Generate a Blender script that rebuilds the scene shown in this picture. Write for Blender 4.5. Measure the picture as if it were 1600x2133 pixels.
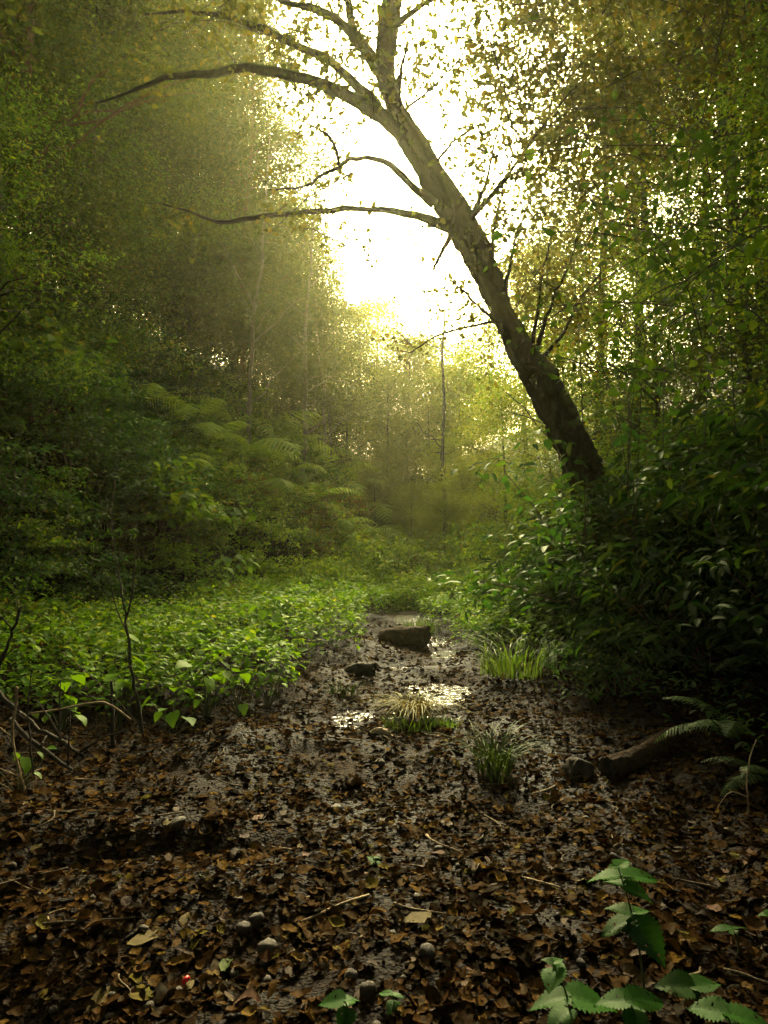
import bpy, math, random
import numpy as np
from mathutils import Vector

for o in list(bpy.data.objects):
    bpy.data.objects.remove(o)
SC = bpy.context.scene
COL = SC.collection
R = math.radians
rng = np.random.default_rng(7)
random.seed(7)

# ------------------------------------------------------------------ camera
PITCH, CAMH, FOV = 3.0, 1.5, 70.0
FPX = 2133 / 2 / math.tan(R(FOV / 2))
cd = bpy.data.cameras.new('camera')
cam = bpy.data.objects.new('camera', cd)
COL.objects.link(cam)
cam.location = (0, 0, CAMH)
cam.rotation_euler = (R(90 + PITCH), 0, 0)
cd.sensor_fit = 'VERTICAL'
cd.angle = R(FOV)
cd.sensor_height = 24
cd.lens = 12 / math.tan(R(FOV / 2))
cd.clip_start, cd.clip_end = 0.05, 500
SC.camera = cam

# ------------------------------------------------------------------ sky, sun, exposure
SUN_EL, SUN_AZ = 32.0, 1.0          # azimuth in degrees to the right of straight ahead (+y)
w = bpy.data.worlds.new("World")
SC.world = w
w.use_nodes = True
nt = w.node_tree
nt.nodes.clear()
sky = nt.nodes.new('ShaderNodeTexSky')
sky.sky_type = 'NISHITA'
sky.sun_disc = False
sky.sun_elevation = R(SUN_EL)
sky.sun_rotation = R(SUN_AZ)
sky.air_density, sky.dust_density, sky.ozone_density = 1.0, 8.0, 1.0
bg = nt.nodes.new('ShaderNodeBackground')
bg.inputs['Strength'].default_value = 0.15
wo = nt.nodes.new('ShaderNodeOutputWorld')
tn = nt.nodes.new('ShaderNodeMix')
tn.data_type, tn.blend_type = 'RGBA', 'MULTIPLY'
tn.inputs['Factor'].default_value = 1
tn.inputs['B'].default_value = (1.02, 1.0, .56, 1)      # the warm cast of the misty sky
nt.links.new(sky.outputs[0], tn.inputs['A'])
nt.links.new(tn.outputs['Result'], bg.inputs[0])
nt.links.new(bg.outputs[0], wo.inputs[0])
ld = bpy.data.lights.new('sun', 'SUN')
ld.energy = 1.4
ld.angle = R(12)
ld.color = (1.0, 0.92, 0.62)
sun = bpy.data.objects.new('sun', ld)
COL.objects.link(sun)
az, el = R(SUN_AZ), R(SUN_EL)
sd = Vector((math.sin(az) * math.cos(el), math.cos(az) * math.cos(el), math.sin(el)))
sun.rotation_euler = sd.to_track_quat('Z', 'Y').to_euler()
sun.location = sd * 120
vs = SC.view_settings
vs.view_transform = 'Standard'
vs.look = 'None'
vs.exposure = 3.0
vs.gamma = 1.0
vs.use_curve_mapping = False
cy = SC.cycles
cy.max_bounces = 6
cy.diffuse_bounces = 3
cy.glossy_bounces = 2
cy.transmission_bounces = 4
cy.volume_bounces = 0
cy.transparent_max_bounces = 4
cy.use_denoising = True
cy.caustics_reflective = cy.caustics_refractive = False
cy.sample_clamp_indirect = 6.0

# ------------------------------------------------------------------ helpers
CP, SP = math.cos(R(PITCH)), math.sin(R(PITCH))


def at(px, py, d):
    """world point that the photograph's pixel shows at distance d along y"""
    xr, yr = (px - 800) / FPX, (1066.5 - py) / FPX
    y, z = CP - yr * SP, SP + yr * CP
    t = d / y
    return np.array((xr * t, d, CAMH + z * t))


def pix(p):
    x, y, z = p[0], p[1], p[2] - CAMH
    f = y * CP + z * SP
    u = z * CP - y * SP
    return 800 + FPX * x / f, 1066.5 - FPX * u / f


_tab = np.random.default_rng(3).random((256, 256))


def vn(x, y, s=1.0, o=0):
    x = np.asarray(x, float) * s + 31.7 + o * 17.3
    y = np.asarray(y, float) * s + 57.1 + o * 9.1
    xi, yi = np.floor(x).astype(int), np.floor(y).astype(int)
    fx, fy = x - xi, y - yi
    fx, fy = fx * fx * (3 - 2 * fx), fy * fy * (3 - 2 * fy)
    a, b = _tab[xi % 256, yi % 256], _tab[(xi + 1) % 256, yi % 256]
    c, d = _tab[xi % 256, (yi + 1) % 256], _tab[(xi + 1) % 256, (yi + 1) % 256]
    return (a * (1 - fx) + b * fx) * (1 - fy) + (c * (1 - fx) + d * fx) * fy - 0.5


def sm(a, b, x):
    t = np.clip((x - a) / (b - a), 0, 1)
    return t * t * (3 - 2 * t)


XL_Y = [-40, 0, 5, 8.5, 11, 17, 22, 30, 60]
XL_X = [-7, -6.2, -5.6, -4.8, -3.7, -2.0, -0.2, 0.6, 1.0]
XR_Y = [-40, 0, 4, 6, 9, 14, 20, 30, 60]
XR_X = [3.6, 2.8, 2.6, 2.5, 2.2, 2.4, 2.5, 2.6, 3.0]
CR_Y = [-10, 3, 6.5, 8.5, 10, 12, 16, 22, 40]
CR_X = [0.2, 0.1, -0.15, 0.25, 0.45, 0.65, 0.55, 1.0, 1.8]


POOLS = [(-.47, 6.55, .34, .30), (-.30, 7.1, .22, .25), (.87, 8.3, .36, .32), (.62, 7.75, .2, .25), (.92, 11.2, .32, .55), (.19, 9.85, .34, .4), (.75, 10.3, .2, .3), (.45, 15, .3, .8)]


def pool(x, y):
    return sum(np.exp(-((x - a) / c) ** 2 - ((y - b) / d) ** 2) for a, b, c, d in POOLS)


def H(x, y):
    x, y = np.asarray(x, float), np.asarray(y, float)
    xl = np.interp(y, XL_Y, XL_X) + 0.5 * vn(x * 0, y, 0.5, 2)
    xr = np.interp(y, XR_Y, XR_X) + 0.4 * vn(x * 0, y, 0.5, 4)
    xc = np.interp(y, CR_Y, CR_X)
    z = 0.05 * np.maximum(y - 12, 0) + 0.09 * np.maximum(y - 24, 0) - 0.07 * np.maximum(y - 60, 0)
    z = z + 0.16 * sm(0.75, 1.6, np.abs(x - xc)) * sm(5.5, 7.5, y)
    z = z - 0.06 * (1 - sm(0.3, 1.0, np.abs(x - xc))) * sm(6.0, 7.2, y) + .09 * np.exp(-((y - 5.7) / .5) ** 2)
    z = z + 0.16 * vn(x, y, 0.7) + 0.10 * vn(x, y, 1.7, 1) * 0.8 + 0.05 * vn(x, y, 4.5, 5) + 0.025 * vn(x, y, 11, 6)
    z = z - .11 * np.minimum(pool(x, y), 1)
    # rut on the right, hollow at the left front
    z = z - 0.12 * np.exp(-((x - (1.55 + 0.25 * (y - 3.5))) / 0.16) ** 2) * sm(2.2, 3.0, y) * (1 - sm(4.2, 5, y))
    z = z - 0.16 * np.exp(-(((x + 1.5) / 0.45) ** 2 + ((y - 2.55) / 0.3) ** 2))
    z = z - 0.10 * np.exp(-(((x + 1.25) / 0.75) ** 2 + ((y - 4.05 - 0.2 * x) / 0.16) ** 2))
    s = np.maximum((xl - x) * 0.88, 0)
    zl = 1.25 * np.minimum(s, 4.2) + 0.55 * np.maximum(s - 4.2, 0) - 0.3 * np.maximum(s - 30, 0)
    zl = zl * (1 + 0.25 * vn(x, y, 0.35, 8)) * (1 - np.exp(-s * 2.5))
    s = np.maximum((x - xr) * 0.9, 0)
    zr = 0.85 * np.minimum(s, 4.5) + 0.5 * np.maximum(s - 4.5, 0) - 0.3 * np.maximum(s - 30, 0)
    zr = zr * (1 + 0.25 * vn(x, y, 0.35, 9)) * (1 - np.exp(-s * 2.5))
    return z + zl + zr


def hz(x, y):
    return float(H(np.array([x]), np.array([y]))[0])


def gnd(px, py):
    """where the photograph's pixel meets the ground"""
    lo = 0.6
    for d in np.arange(0.8, 60, 0.05):
        p = at(px, py, d)
        if p[2] <= hz(p[0], p[1]):
            a, b = d - 0.05, d
            for _ in range(8):
                m = (a + b) / 2
                p = at(px, py, m)
                if p[2] <= hz(p[0], p[1]):
                    b = m
                else:
                    a = m
            return np.array((p[0], p[1], hz(p[0], p[1])))
    return at(px, py, 30)


# ---- mesh helpers
def mk(name, V, loops, counts, mat, smooth=False):
    me = bpy.data.meshes.new(name)
    V = np.ascontiguousarray(V, np.float32)
    loops = np.ascontiguousarray(loops, np.int32)
    counts = np.ascontiguousarray(counts, np.int32)
    me.vertices.add(len(V))
    me.vertices.foreach_set('co', V.ravel())
    me.loops.add(len(loops))
    me.loops.foreach_set('vertex_index', loops)
    me.polygons.add(len(counts))
    st = np.zeros(len(counts), np.int32)
    st[1:] = np.cumsum(counts)[:-1]
    me.polygons.foreach_set('loop_start', st)
    if smooth:
        me.polygons.foreach_set('use_smooth', np.ones(len(counts), bool))
    me.update(calc_edges=True)
    me.validate()
    if mat:
        me.materials.append(mat)
    return me


class MB:
    def __init__(s):
        s.V, s.L, s.C, s.n = [], [], [], 0

    def add(s, V, loops, counts):
        V = np.asarray(V, float).reshape(-1, 3)
        s.V.append(V)
        s.L.append(np.asarray(loops, int).ravel() + s.n)
        s.C.append(np.asarray(counts, int).ravel())
        s.n += len(V)

    def tube(s, pts, rad, seg=6, caps=True, rough=0.0, rg=None, ridge=0.0):
        pts = np.asarray(pts, float)
        n = len(pts)
        rad = np.broadcast_to(np.asarray(rad, float), (n,))
        T = np.gradient(pts, axis=0)
        T /= np.linalg.norm(T, axis=1)[:, None] + 1e-9
        a = np.array((0., 0, 1)) if abs(T[0][2]) < 0.9 else np.array((1., 0, 0))
        u = np.cross(T[0], a)
        u /= np.linalg.norm(u)
        U = []
        for i in range(n):
            u = u - T[i] * np.dot(u, T[i])
            u /= np.linalg.norm(u) + 1e-9
            U.append(u)
        U = np.array(U)
        W = np.cross(T, U)
        th = np.arange(seg) * 2 * math.pi / seg
        rr = rad[:, None] * np.ones((n, seg))
        if rough:
            rg = rg or rng
            rr = rr * (1 + rough * (rg.random((n, seg)) - 0.5))
        if ridge:
            ln = np.r_[0, np.cumsum(np.linalg.norm(np.diff(pts, axis=0), axis=1))][:, None] / (rad.max() * 2)
            cx, sx = np.cos(th)[None] + 0 * ln, np.sin(th)[None] + 0 * ln
            rr = rr * (1 + ridge * (1.2 * vn(cx * 1.1 + .55 * ln, sx * 1.1 - .35 * ln, 1, 3) + .8 * vn(cx * 2.6 + .8 * ln, sx * 2.6 + .6 * ln, 1, 7) + .5 * vn(cx * 7 + 1.6 * ln, sx * 7 - 1.2 * ln, 1, 11)))
        V = pts[:, None, :] + rr[..., None] * (np.cos(th)[None, :, None] * U[:, None] + np.sin(th)[None, :, None] * W[:, None])
        i, j = np.meshgrid(np.arange(n - 1), np.arange(seg), indexing='ij')
        q = np.stack([i * seg + j, i * seg + (j + 1) % seg, (i + 1) * seg + (j + 1) % seg, (i + 1) * seg + j], -1).reshape(-1, 4)
        L, C = list(q.ravel()), [4] * len(q)
        if caps:
            L += list(range(seg))[::-1] + [(n - 1) * seg + k for k in range(seg)]
            C += [seg, seg]
        s.add(V.reshape(-1, 3), L, C)

    def mesh(s, name, mat, smooth=False):
        return mk(name, np.concatenate(s.V), np.concatenate(s.L), np.concatenate(s.C), mat, smooth)


# leaf templates: (u along, v aside, w up), faces
T_RH = (np.array([(0, 0, 0), (.45, .5, .10), (1, 0, -.06), (.45, -.5, .10)]), [(0, 2, 1), (0, 3, 2)])
T_OV = (np.array([(0, 0, 0), (.22, .42, .07), (.62, .40, .06), (1, 0, -.12), (.62, -.40, .06), (.22, -.42, .07), (.5, 0, 0)]),
        [(0, 6, 2, 1), (6, 3, 2), (0, 5, 4, 6), (6, 4, 3)])
T_LOB = (np.array([(0, 0, 0), (.10, .22, .03), (.32, .55, .0), (.45, .28, .03), (.72, .42, -.02), (.7, .2, .02), (1, 0, -.1),
                   (.7, -.2, .02), (.72, -.42, -.02), (.45, -.28, .03), (.32, -.55, .0), (.10, -.22, .03), (.4, 0, .0)]),
         [(12, 0, 1, 2, 3), (12, 3, 4, 5), (12, 5, 6), (12, 6, 7), (12, 7, 8, 9), (12, 9, 10, 11, 0)])
_g = [(u, v) for u in (0, .25, .5, .75, 1) for v in (-1, 0, 1)]


def curled(k):
    """a dry leaf: 5x3 grid, cupped and twisted"""
    g = np.random.default_rng(50 + k)
    V = []
    q = .45 if k < 5 else 1
    cup, twist, bend = g.uniform(-.4, .6) * q, g.uniform(-.9, .9) * q, g.uniform(-.6, .9) * q
    for u in (0, .14, .3, .48, .66, .84, 1):
        for v in (-1, 0, 1):
            ww = 0.5 * (u / .42 if u < .42 else ((1 - u) / .58) ** .75) ** .62 * v if 0 < u < 1 else .015 * v
            V.append((u, ww * (1 + g.uniform(-.22, .16)), cup * abs(v) * .5 * math.sin(math.pi * u) + twist * ww * (u - .5) * 1.6 + bend * 1.4 * (u - .5) ** 2 + g.uniform(-.05, .05)))
    F = []
    for i in range(6):
        for j in range(2):
            a = i * 3 + j
            F.append((a, a + 3, a + 4, a + 1))
    return np.array(V), F


T_DRY = [curled(k) for k in range(8)]


def unit(v):
    return v / (np.linalg.norm(v, axis=-1, keepdims=True) + 1e-9)


def leaves(mb, tmpl, P, D, N, L, W):
    """many leaves of one template into mb"""
    T, F = tmpl
    n, k = len(P), len(T)
    D = unit(D)
    S = unit(np.cross(N, D))
    N = np.cross(D, S)
    L = np.broadcast_to(np.asarray(L, float), (n,))
    W = np.broadcast_to(np.asarray(W, float), (n,))
    V = (P[:, None] + D[:, None] * (T[None, :, 0, None] * L[:, None, None])
         + S[:, None] * (T[None, :, 1, None] * W[:, None, None])
         + N[:, None] * (T[None, :, 2, None] * L[:, None, None]))
    fl = np.array([i for f in F for i in f])
    fc = np.array([len(f) for f in F])
    loops = (np.arange(n)[:, None] * k + fl[None]).ravel()
    mb.add(V.reshape(-1, 3), loops, np.tile(fc, n))


def tmpl_scatter(mb, tm, P, L, asp, g, droop=0.25, updev=0.6, out=None):
    n = len(P)
    a = g.uniform(0, 2 * math.pi, n)
    D = np.stack([np.cos(a), np.sin(a), g.normal(-droop, .35, n)], -1)
    if out is not None:
        D = D + out
    N = np.stack([g.normal(0, updev, n), g.normal(0, updev, n), np.ones(n)], -1)
    LL = L * g.uniform(.6, 1.25, n)
    leaves(mb, tm, P, D, N, LL, LL * asp)


def obj(name, me, parent=None, loc=None, rotz=None, scale=None, **props):
    o = bpy.data.objects.new(name, me)
    COL.objects.link(o)
    if parent is not None:
        o.parent = parent
    if loc is not None:
        o.location = loc
    if rotz is not None:
        o.rotation_euler = (0, 0, rotz)
    if scale is not None:
        o.scale = (scale,) * 3 if np.isscalar(scale) else scale
    for k, v in props.items():
        o[k] = v
    return o


def thing(name, label, cat, loc=(0, 0, 0), rotz=0, scale=1, group=None, me=None):
    o = obj(name, me, None, loc, rotz, scale, label=label, category=cat)
    if group:
        o['group'] = group
    return o


def dup(src, label, loc, rotz=0, scale=1, group=None):
    c = src.copy()
    COL.objects.link(c)
    c.location, c.rotation_euler = loc, (0, 0, rotz)
    c.scale = (scale,) * 3 if np.isscalar(scale) else scale
    c['label'] = label
    if group:
        c['group'] = group
    for ch in src.children:
        d = ch.copy()
        COL.objects.link(d)
        d.parent = c
    return c


# labels that place one of many plants by the nearest landmark it stands beside
LAND = []          # (name, point)
USED = set()


def where(p, near=None):
    u, v = pix(p)
    c = sorted(LAND, key=lambda l: (pix(l[1])[0] - u) ** 2 + (pix(l[1])[1] - v) ** 2 + (60 * (l[1][1] - p[1])) ** 2 * .2)
    for name, q in c[:7]:
        qu, qv = pix(q)
        du, dv = u - qu, v - qv
        if abs(du) > 2 * abs(dv):
            r = 'right of' if du > 0 else 'left of'
        elif abs(dv) > 2 * abs(du):
            r = 'below' if dv > 0 else 'above'
        else:
            r = ('lower right of' if du > 0 else 'lower left of') if dv > 0 else ('upper right of' if du > 0 else 'upper left of')
        yield f'{r} {name}'


def unique(pre, p, fallback):
    for s in where(p):
        t = f'{pre} {s}'
        if t not in USED and len(t.split()) <= 16:
            USED.add(t)
            return t
    return fallback


# ------------------------------------------------------------------ materials
def new_mat(name):
    m = bpy.data.materials.new(name)
    m.use_nodes = True
    n = m.node_tree
    n.nodes.clear()
    out = n.nodes.new('ShaderNodeOutputMaterial')
    return m, n, out


def ramp(n, fac, cols):
    r = n.nodes.new('ShaderNodeValToRGB')
    els = r.color_ramp.elements
    while len(els) < len(cols):
        els.new(0.5)
    for e, (p, c) in zip(els, cols):
        e.position = p
        e.color = (*c, 1)
    n.links.new(fac, r.inputs[0])
    return r.outputs[0]


def leaf_mat(name, cols, trans=0.5, tint=(1.5, 1.35, .5), gloss=.02, rough=.5, mottle=False):
    m, n, out = new_mat(name)
    geo = n.nodes.new('ShaderNodeNewGeometry')
    c = ramp(n, geo.outputs['Random Per Island'], cols)
    oi = n.nodes.new('ShaderNodeObjectInfo')
    if mottle:
        tc = n.nodes.new('ShaderNodeTexCoord')
        nz = n.nodes.new('ShaderNodeTexNoise')
        nz.inputs['Scale'].default_value, nz.inputs['Detail'].default_value = 70, 5
        n.links.new(tc.outputs['Object'], nz.inputs[0])
        mm = n.nodes.new('ShaderNodeMix')
        mm.data_type, mm.blend_type = 'RGBA', 'MULTIPLY'
        mm.inputs['Factor'].default_value = 1
        n.links.new(c, mm.inputs['A'])
        n.links.new(ramp(n, nz.outputs[0], [(.32, (.35, .32, .3)), (.62, (1.5, 1.45, 1.4))]), mm.inputs['B'])
        c = mm.outputs['Result']
    hs = n.nodes.new('ShaderNodeHueSaturation')
    mr = n.nodes.new('ShaderNodeMapRange')
    mr.inputs['To Min'].default_value, mr.inputs['To Max'].default_value = .7, 1.3
    n.links.new(oi.outputs['Random'], mr.inputs[0])
    n.links.new(mr.outputs[0], hs.inputs['Value'])
    n.links.new(c, hs.inputs['Color'])
    mu = n.nodes.new('ShaderNodeMix')
    mu.data_type, mu.blend_type = 'RGBA', 'MULTIPLY'
    mu.inputs['Factor'].default_value = 1
    n.links.new(hs.outputs[0], mu.inputs['A'])
    mu.inputs['B'].default_value = (*tint, 1)
    d = n.nodes.new('ShaderNodeBsdfDiffuse')
    t = n.nodes.new('ShaderNodeBsdfTranslucent')
    n.links.new(hs.outputs[0], d.inputs[0])
    n.links.new(mu.outputs['Result'], t.inputs[0])
    mx = n.nodes.new('ShaderNodeMixShader')
    mx.inputs[0].default_value = trans
    n.links.new(d.outputs[0], mx.inputs[1])
    n.links.new(t.outputs[0], mx.inputs[2])
    g = n.nodes.new('ShaderNodeBsdfGlossy')
    g.inputs['Roughness'].default_value = rough
    g.inputs[0].default_value = (.9, .95, .8, 1)
    m2 = n.nodes.new('ShaderNodeMixShader')
    m2.inputs[0].default_value = gloss
    n.links.new(mx.outputs[0], m2.inputs[1])
    n.links.new(g.outputs[0], m2.inputs[2])
    n.links.new(m2.outputs[0], out.inputs[0])
    return m


def rough_mat(name, c1, c2, scale=8, rough=.85, bump=.4, moss=None, stretch=(1, 1, 1), spec=.3):
    m, n, out = new_mat(name)
    p = n.nodes.new('ShaderNodeBsdfPrincipled')
    p.inputs['Specular IOR Level'].default_value = spec
    tc = n.nodes.new('ShaderNodeTexCoord')
    mp = n.nodes.new('ShaderNodeMapping')
    mp.inputs['Scale'].default_value = stretch
    n.links.new(tc.outputs['Object'], mp.inputs[0])
    nz = n.nodes.new('ShaderNodeTexNoise')
    nz.inputs['Scale'].default_value = scale
    nz.inputs['Detail'].default_value = 6
    nz.inputs['Roughness'].default_value = .65
    n.links.new(mp.outputs[0], nz.inputs[0])
    c = ramp(n, nz.outputs[0], [(.3, c1), (.7, c2)])
    if moss:
        geo = n.nodes.new('ShaderNodeNewGeometry')
        sx = n.nodes.new('ShaderNodeSeparateXYZ')
        n.links.new(geo.outputs['Normal'], sx.inputs[0])
        ad = n.nodes.new('ShaderNodeMath')
        ad.operation = 'ADD'
        n.links.new(sx.outputs[2], ad.inputs[0])
        nz2 = n.nodes.new('ShaderNodeTexNoise')
        nz2.inputs['Scale'].default_value = scale * .4
        n.links.new(tc.outputs['Object'], nz2.inputs[0])
        n.links.new(nz2.outputs[0], ad.inputs[1])
        f = ramp(n, ad.outputs[0], [(.75, (0, 0, 0)), (1.0, (1, 1, 1))])
        mx = n.nodes.new('ShaderNodeMix')
        mx.data_type = 'RGBA'
        n.links.new(f, mx.inputs['Factor'])
        n.links.new(c, mx.inputs['A'])
        mx.inputs['B'].default_value = (*moss, 1)
        c = mx.outputs['Result']
    n.links.new(c, p.inputs['Base Color'])
    p.inputs['Roughness'].default_value = rough
    b = n.nodes.new('ShaderNodeBump')
    b.inputs['Strength'].default_value = bump
    b.inputs['Distance'].default_value = .05
    n.links.new(nz.outputs[0], b.inputs['Height'])
    n.links.new(b.outputs[0], p.inputs['Normal'])
    n.links.new(p.outputs[0], out.inputs[0])
    return m


M = {}
M['leaf_far'] = leaf_mat('far_lit_leaf', [(0, (.08, .135, .006)), (.5, (.14, .195, .007)), (.85, (.19, .22, .008)), (1, (.21, .18, .012))])  # forest leaf brightened for the far trees, valley light put into the colour
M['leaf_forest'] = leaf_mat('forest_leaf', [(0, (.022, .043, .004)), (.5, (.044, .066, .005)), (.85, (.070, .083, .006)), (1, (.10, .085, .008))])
M['leaf_main'] = leaf_mat('sycamore_leaf', [(0, (.040, .055, .006)), (.6, (.075, .085, .008)), (1, (.12, .10, .012))])
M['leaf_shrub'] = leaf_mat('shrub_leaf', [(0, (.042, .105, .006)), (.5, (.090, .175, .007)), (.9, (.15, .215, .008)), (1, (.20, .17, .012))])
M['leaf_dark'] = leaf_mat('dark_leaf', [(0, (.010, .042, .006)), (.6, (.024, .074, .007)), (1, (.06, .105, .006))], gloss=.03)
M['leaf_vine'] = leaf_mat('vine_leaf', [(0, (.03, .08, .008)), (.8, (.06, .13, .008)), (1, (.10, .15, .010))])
M['leaf_lit'] = leaf_mat('lime_leaf', [(0, (.07, .15, .005)), (.5, (.13, .22, .006)), (1, (.21, .26, .008))])  # shrub leaf brightened to lime, light on the valley painted in
M['leaf_shade'] = leaf_mat('shaded_leaf', [(0, (.007, .026, .004)), (.7, (.018, .050, .005)), (.93, (.04, .08, .006)), (1, (.09, .09, .008))], trans=.35, gloss=.009, rough=.4)  # darker leaf copy, the right bank's shade is put into its colour
M['leaf_gold'] = leaf_mat('golden_leaf', [(0, (.09, .12, .008)), (.5, (.15, .13, .010)), (1, (.17, .09, .014))])
M['leaf_herb'] = leaf_mat('herb_leaf', [(0, (.05, .13, .006)), (.6, (.09, .19, .008)), (1, (.15, .22, .010))], trans=.45, gloss=.018)
M['leaf_nettle'] = leaf_mat('nettle_leaf', [(0, (.014, .060, .006)), (1, (.024, .085, .008))], trans=.35, gloss=.012, mottle=True)
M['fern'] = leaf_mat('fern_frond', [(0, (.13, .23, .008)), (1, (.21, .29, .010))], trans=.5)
M['grass'] = leaf_mat('grass_blade', [(0, (.05, .11, .015)), (1, (.09, .15, .02))], trans=.4, gloss=.08)
M['rush'] = leaf_mat('rush_blade', [(0, (.018, .035, .010)), (1, (.03, .05, .012))], trans=.25)
M['straw'] = leaf_mat('dry_blade', [(0, (.09, .075, .015)), (1, (.16, .12, .025))], trans=.3, tint=(1, .9, .6))
M['dry'] = leaf_mat('dry_leaf', [(0, (.0055, .0028, .0011)), (.35, (.017, .0086, .0031)), (.65, (.035, .0175, .0056)), (.9, (.060, .0315, .009)), (.965, (.085, .05, .010)), (1, (.07, .065, .012))],
                    trans=.06, tint=(1.1, .9, .6), gloss=.002, rough=.5, mottle=True)
for k, c in dict(brown=((.016, .008, .003), (.05, .025, .009)), pale=((.035, .019, .007), (.075, .043, .016)), yellow=((.055, .037, .007), (.11, .077, .014)),
                 green=((.035, .05, .008), (.06, .08, .012)), russet=((.055, .019, .004), (.095, .036, .009))).items():
    M['dry_' + k] = rough_mat(k + '_leaf', c[0], c[1], 40, .65, .3, None, (1, 1, 1), .08)
M['bark'] = rough_mat('mossy_bark', (.010, .008, .005), (.045, .034, .020), 11, .95, 1.0, (.055, .07, .010), (1, 1, .5))
M['bark_pale'] = rough_mat('pale_bark', (.10, .085, .05), (.24, .20, .13), 6, .85, .5, None, (1, 1, .3))
M['bark_red'] = rough_mat('red_bark', (.09, .045, .022), (.17, .085, .04), 7, .9, .6, None, (1, 1, .3))
M['bark_dark'] = rough_mat('dark_bark', (.022, .017, .012), (.055, .042, .028), 8, .9, .6, None, (1, 1, .3))
M['twig'] = rough_mat('dead_twig', (.05, .034, .018), (.12, .08, .04), 14, .85, .4)
M['twig_pale'] = rough_mat('pale_twig', (.18, .12, .06), (.30, .21, .11), 14, .8, .4)
M['rot'] = rough_mat('rotten_wood', (.014, .009, .005), (.075, .044, .018), 14, .9, 1.0, None, (1, 1, 1), .15)
M['log_bark'] = rough_mat('flaking_bark', (.012, .007, .004), (.085, .048, .02), 26, .9, 1.0, None, (1, 1, 1), .1)
M['wood_end'] = rough_mat('broken_wood', (.012, .009, .006), (.05, .03, .018), 20, .9, .8)
M['stone'] = rough_mat('brown_stone', (.016, .010, .0055), (.055, .034, .016), 16, .65, .4)
M['stem'] = rough_mat('green_stem', (.04, .05, .015), (.08, .09, .025), 10, .7, .2)
M['red'] = rough_mat('red_plastic', (.55, .012, .012), (.62, .02, .016), 10, .35, .05)


def ground_mat():
    m, n, out = new_mat('forest_soil')
    p = n.nodes.new('ShaderNodeBsdfPrincipled')
    tc = n.nodes.new('ShaderNodeTexCoord')
    n1 = n.nodes.new('ShaderNodeTexNoise')
    n1.inputs['Scale'].default_value, n1.inputs['Detail'].default_value = 1.3, 8
    n2 = n.nodes.new('ShaderNodeTexNoise')
    n2.inputs['Scale'].default_value, n2.inputs['Detail'].default_value = 38, 6
    n3 = n.nodes.new('ShaderNodeTexVoronoi')
    n3.inputs['Scale'].default_value = 60
    for x in (n1, n2, n3):
        n.links.new(tc.outputs['Object'], x.inputs['Vector'])
    c1 = ramp(n, n1.outputs[0], [(.3, (.006, .0033, .0014)), (.55, (.013, .007, .003)), (.75, (.034, .020, .0075))])
    c2 = ramp(n, n2.outputs[0], [(.3, (.25, .23, .2)), (.7, (1.3, 1.2, 1.05))])
    mu = n.nodes.new('ShaderNodeMix')
    mu.data_type, mu.blend_type = 'RGBA', 'MULTIPLY'
    mu.inputs['Factor'].default_value = 1
    n.links.new(c1, mu.inputs['A'])
    n.links.new(c2, mu.inputs['B'])
    n.links.new(mu.outputs['Result'], p.inputs['Base Color'])
    r = ramp(n, n1.outputs[0], [(.35, (.6,) * 3), (.7, (.9,) * 3)])
    n.links.new(r, p.inputs['Roughness'])
    p.inputs['Specular IOR Level'].default_value = .05
    ad = n.nodes.new('ShaderNodeMath')
    ad.operation = 'MULTIPLY_ADD'
    n.links.new(n3.outputs['Distance'], ad.inputs[0])
    ad.inputs[1].default_value = -.5
    n.links.new(n2.outputs[0], ad.inputs[2])
    b = n.nodes.new('ShaderNodeBump')
    b.inputs['Strength'].default_value, b.inputs['Distance'].default_value = .8, .025
    n.links.new(ad.outputs[0], b.inputs['Height'])
    n.links.new(b.outputs[0], p.inputs['Normal'])
    n.links.new(p.outputs[0], out.inputs[0])
    return m


def water_mat():
    m, n, out = new_mat('stream_water')
    p = n.nodes.new('ShaderNodeBsdfPrincipled')
    p.inputs['Base Color'].default_value = (.035, .028, .016, 1)
    p.inputs['Roughness'].default_value = .15
    p.inputs['IOR'].default_value = 1.33
    tc = n.nodes.new('ShaderNodeTexCoord')
    nz = n.nodes.new('ShaderNodeTexNoise')
    nz.inputs['Scale'].default_value = 14
    nz.inputs['Detail'].default_value = 3
    n.links.new(tc.outputs['Object'], nz.inputs[0])
    b = n.nodes.new('ShaderNodeBump')
    b.inputs['Strength'].default_value, b.inputs['Distance'].default_value = .45, .028
    n.links.new(nz.outputs[0], b.inputs['Height'])
    n.links.new(b.outputs[0], p.inputs['Normal'])
    n.links.new(p.outputs[0], out.inputs[0])
    return m


# ------------------------------------------------------------------ ground and water
def axis(segs):
    out = [segs[0][0]]
    for a, b, st in segs:
        n = max(1, int(round((b - a) / st)))
        out += list(a + (b - a) * (np.arange(n) + 1) / n)
    return np.array(out)


gx = axis([(-90, -30, 5), (-30, -8, .8), (-8, -4, .25), (-4, 3.5, .05), (3.5, 8, .25), (8, 30, .8), (30, 90, 5)])
gy = axis([(-60, -10, 4), (-10, 1.4, .5), (1.4, 6, .04), (6, 12, .07), (12, 26, .25), (26, 50, 1), (50, 120, 5)])
X, Y = np.meshgrid(gx, gy)
Z = H(X, Y)
ny, nx = X.shape
i, j = np.meshgrid(np.arange(ny - 1), np.arange(nx - 1), indexing='ij')
q = np.stack([i * nx + j, i * nx + j + 1, (i + 1) * nx + j + 1, (i + 1) * nx + j], -1).reshape(-1, 4)
obj('ground', mk('ground', np.stack([X, Y, Z], -1).reshape(-1, 3), q.ravel(), [4] * len(q), ground_mat(), True), kind='structure')

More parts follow.
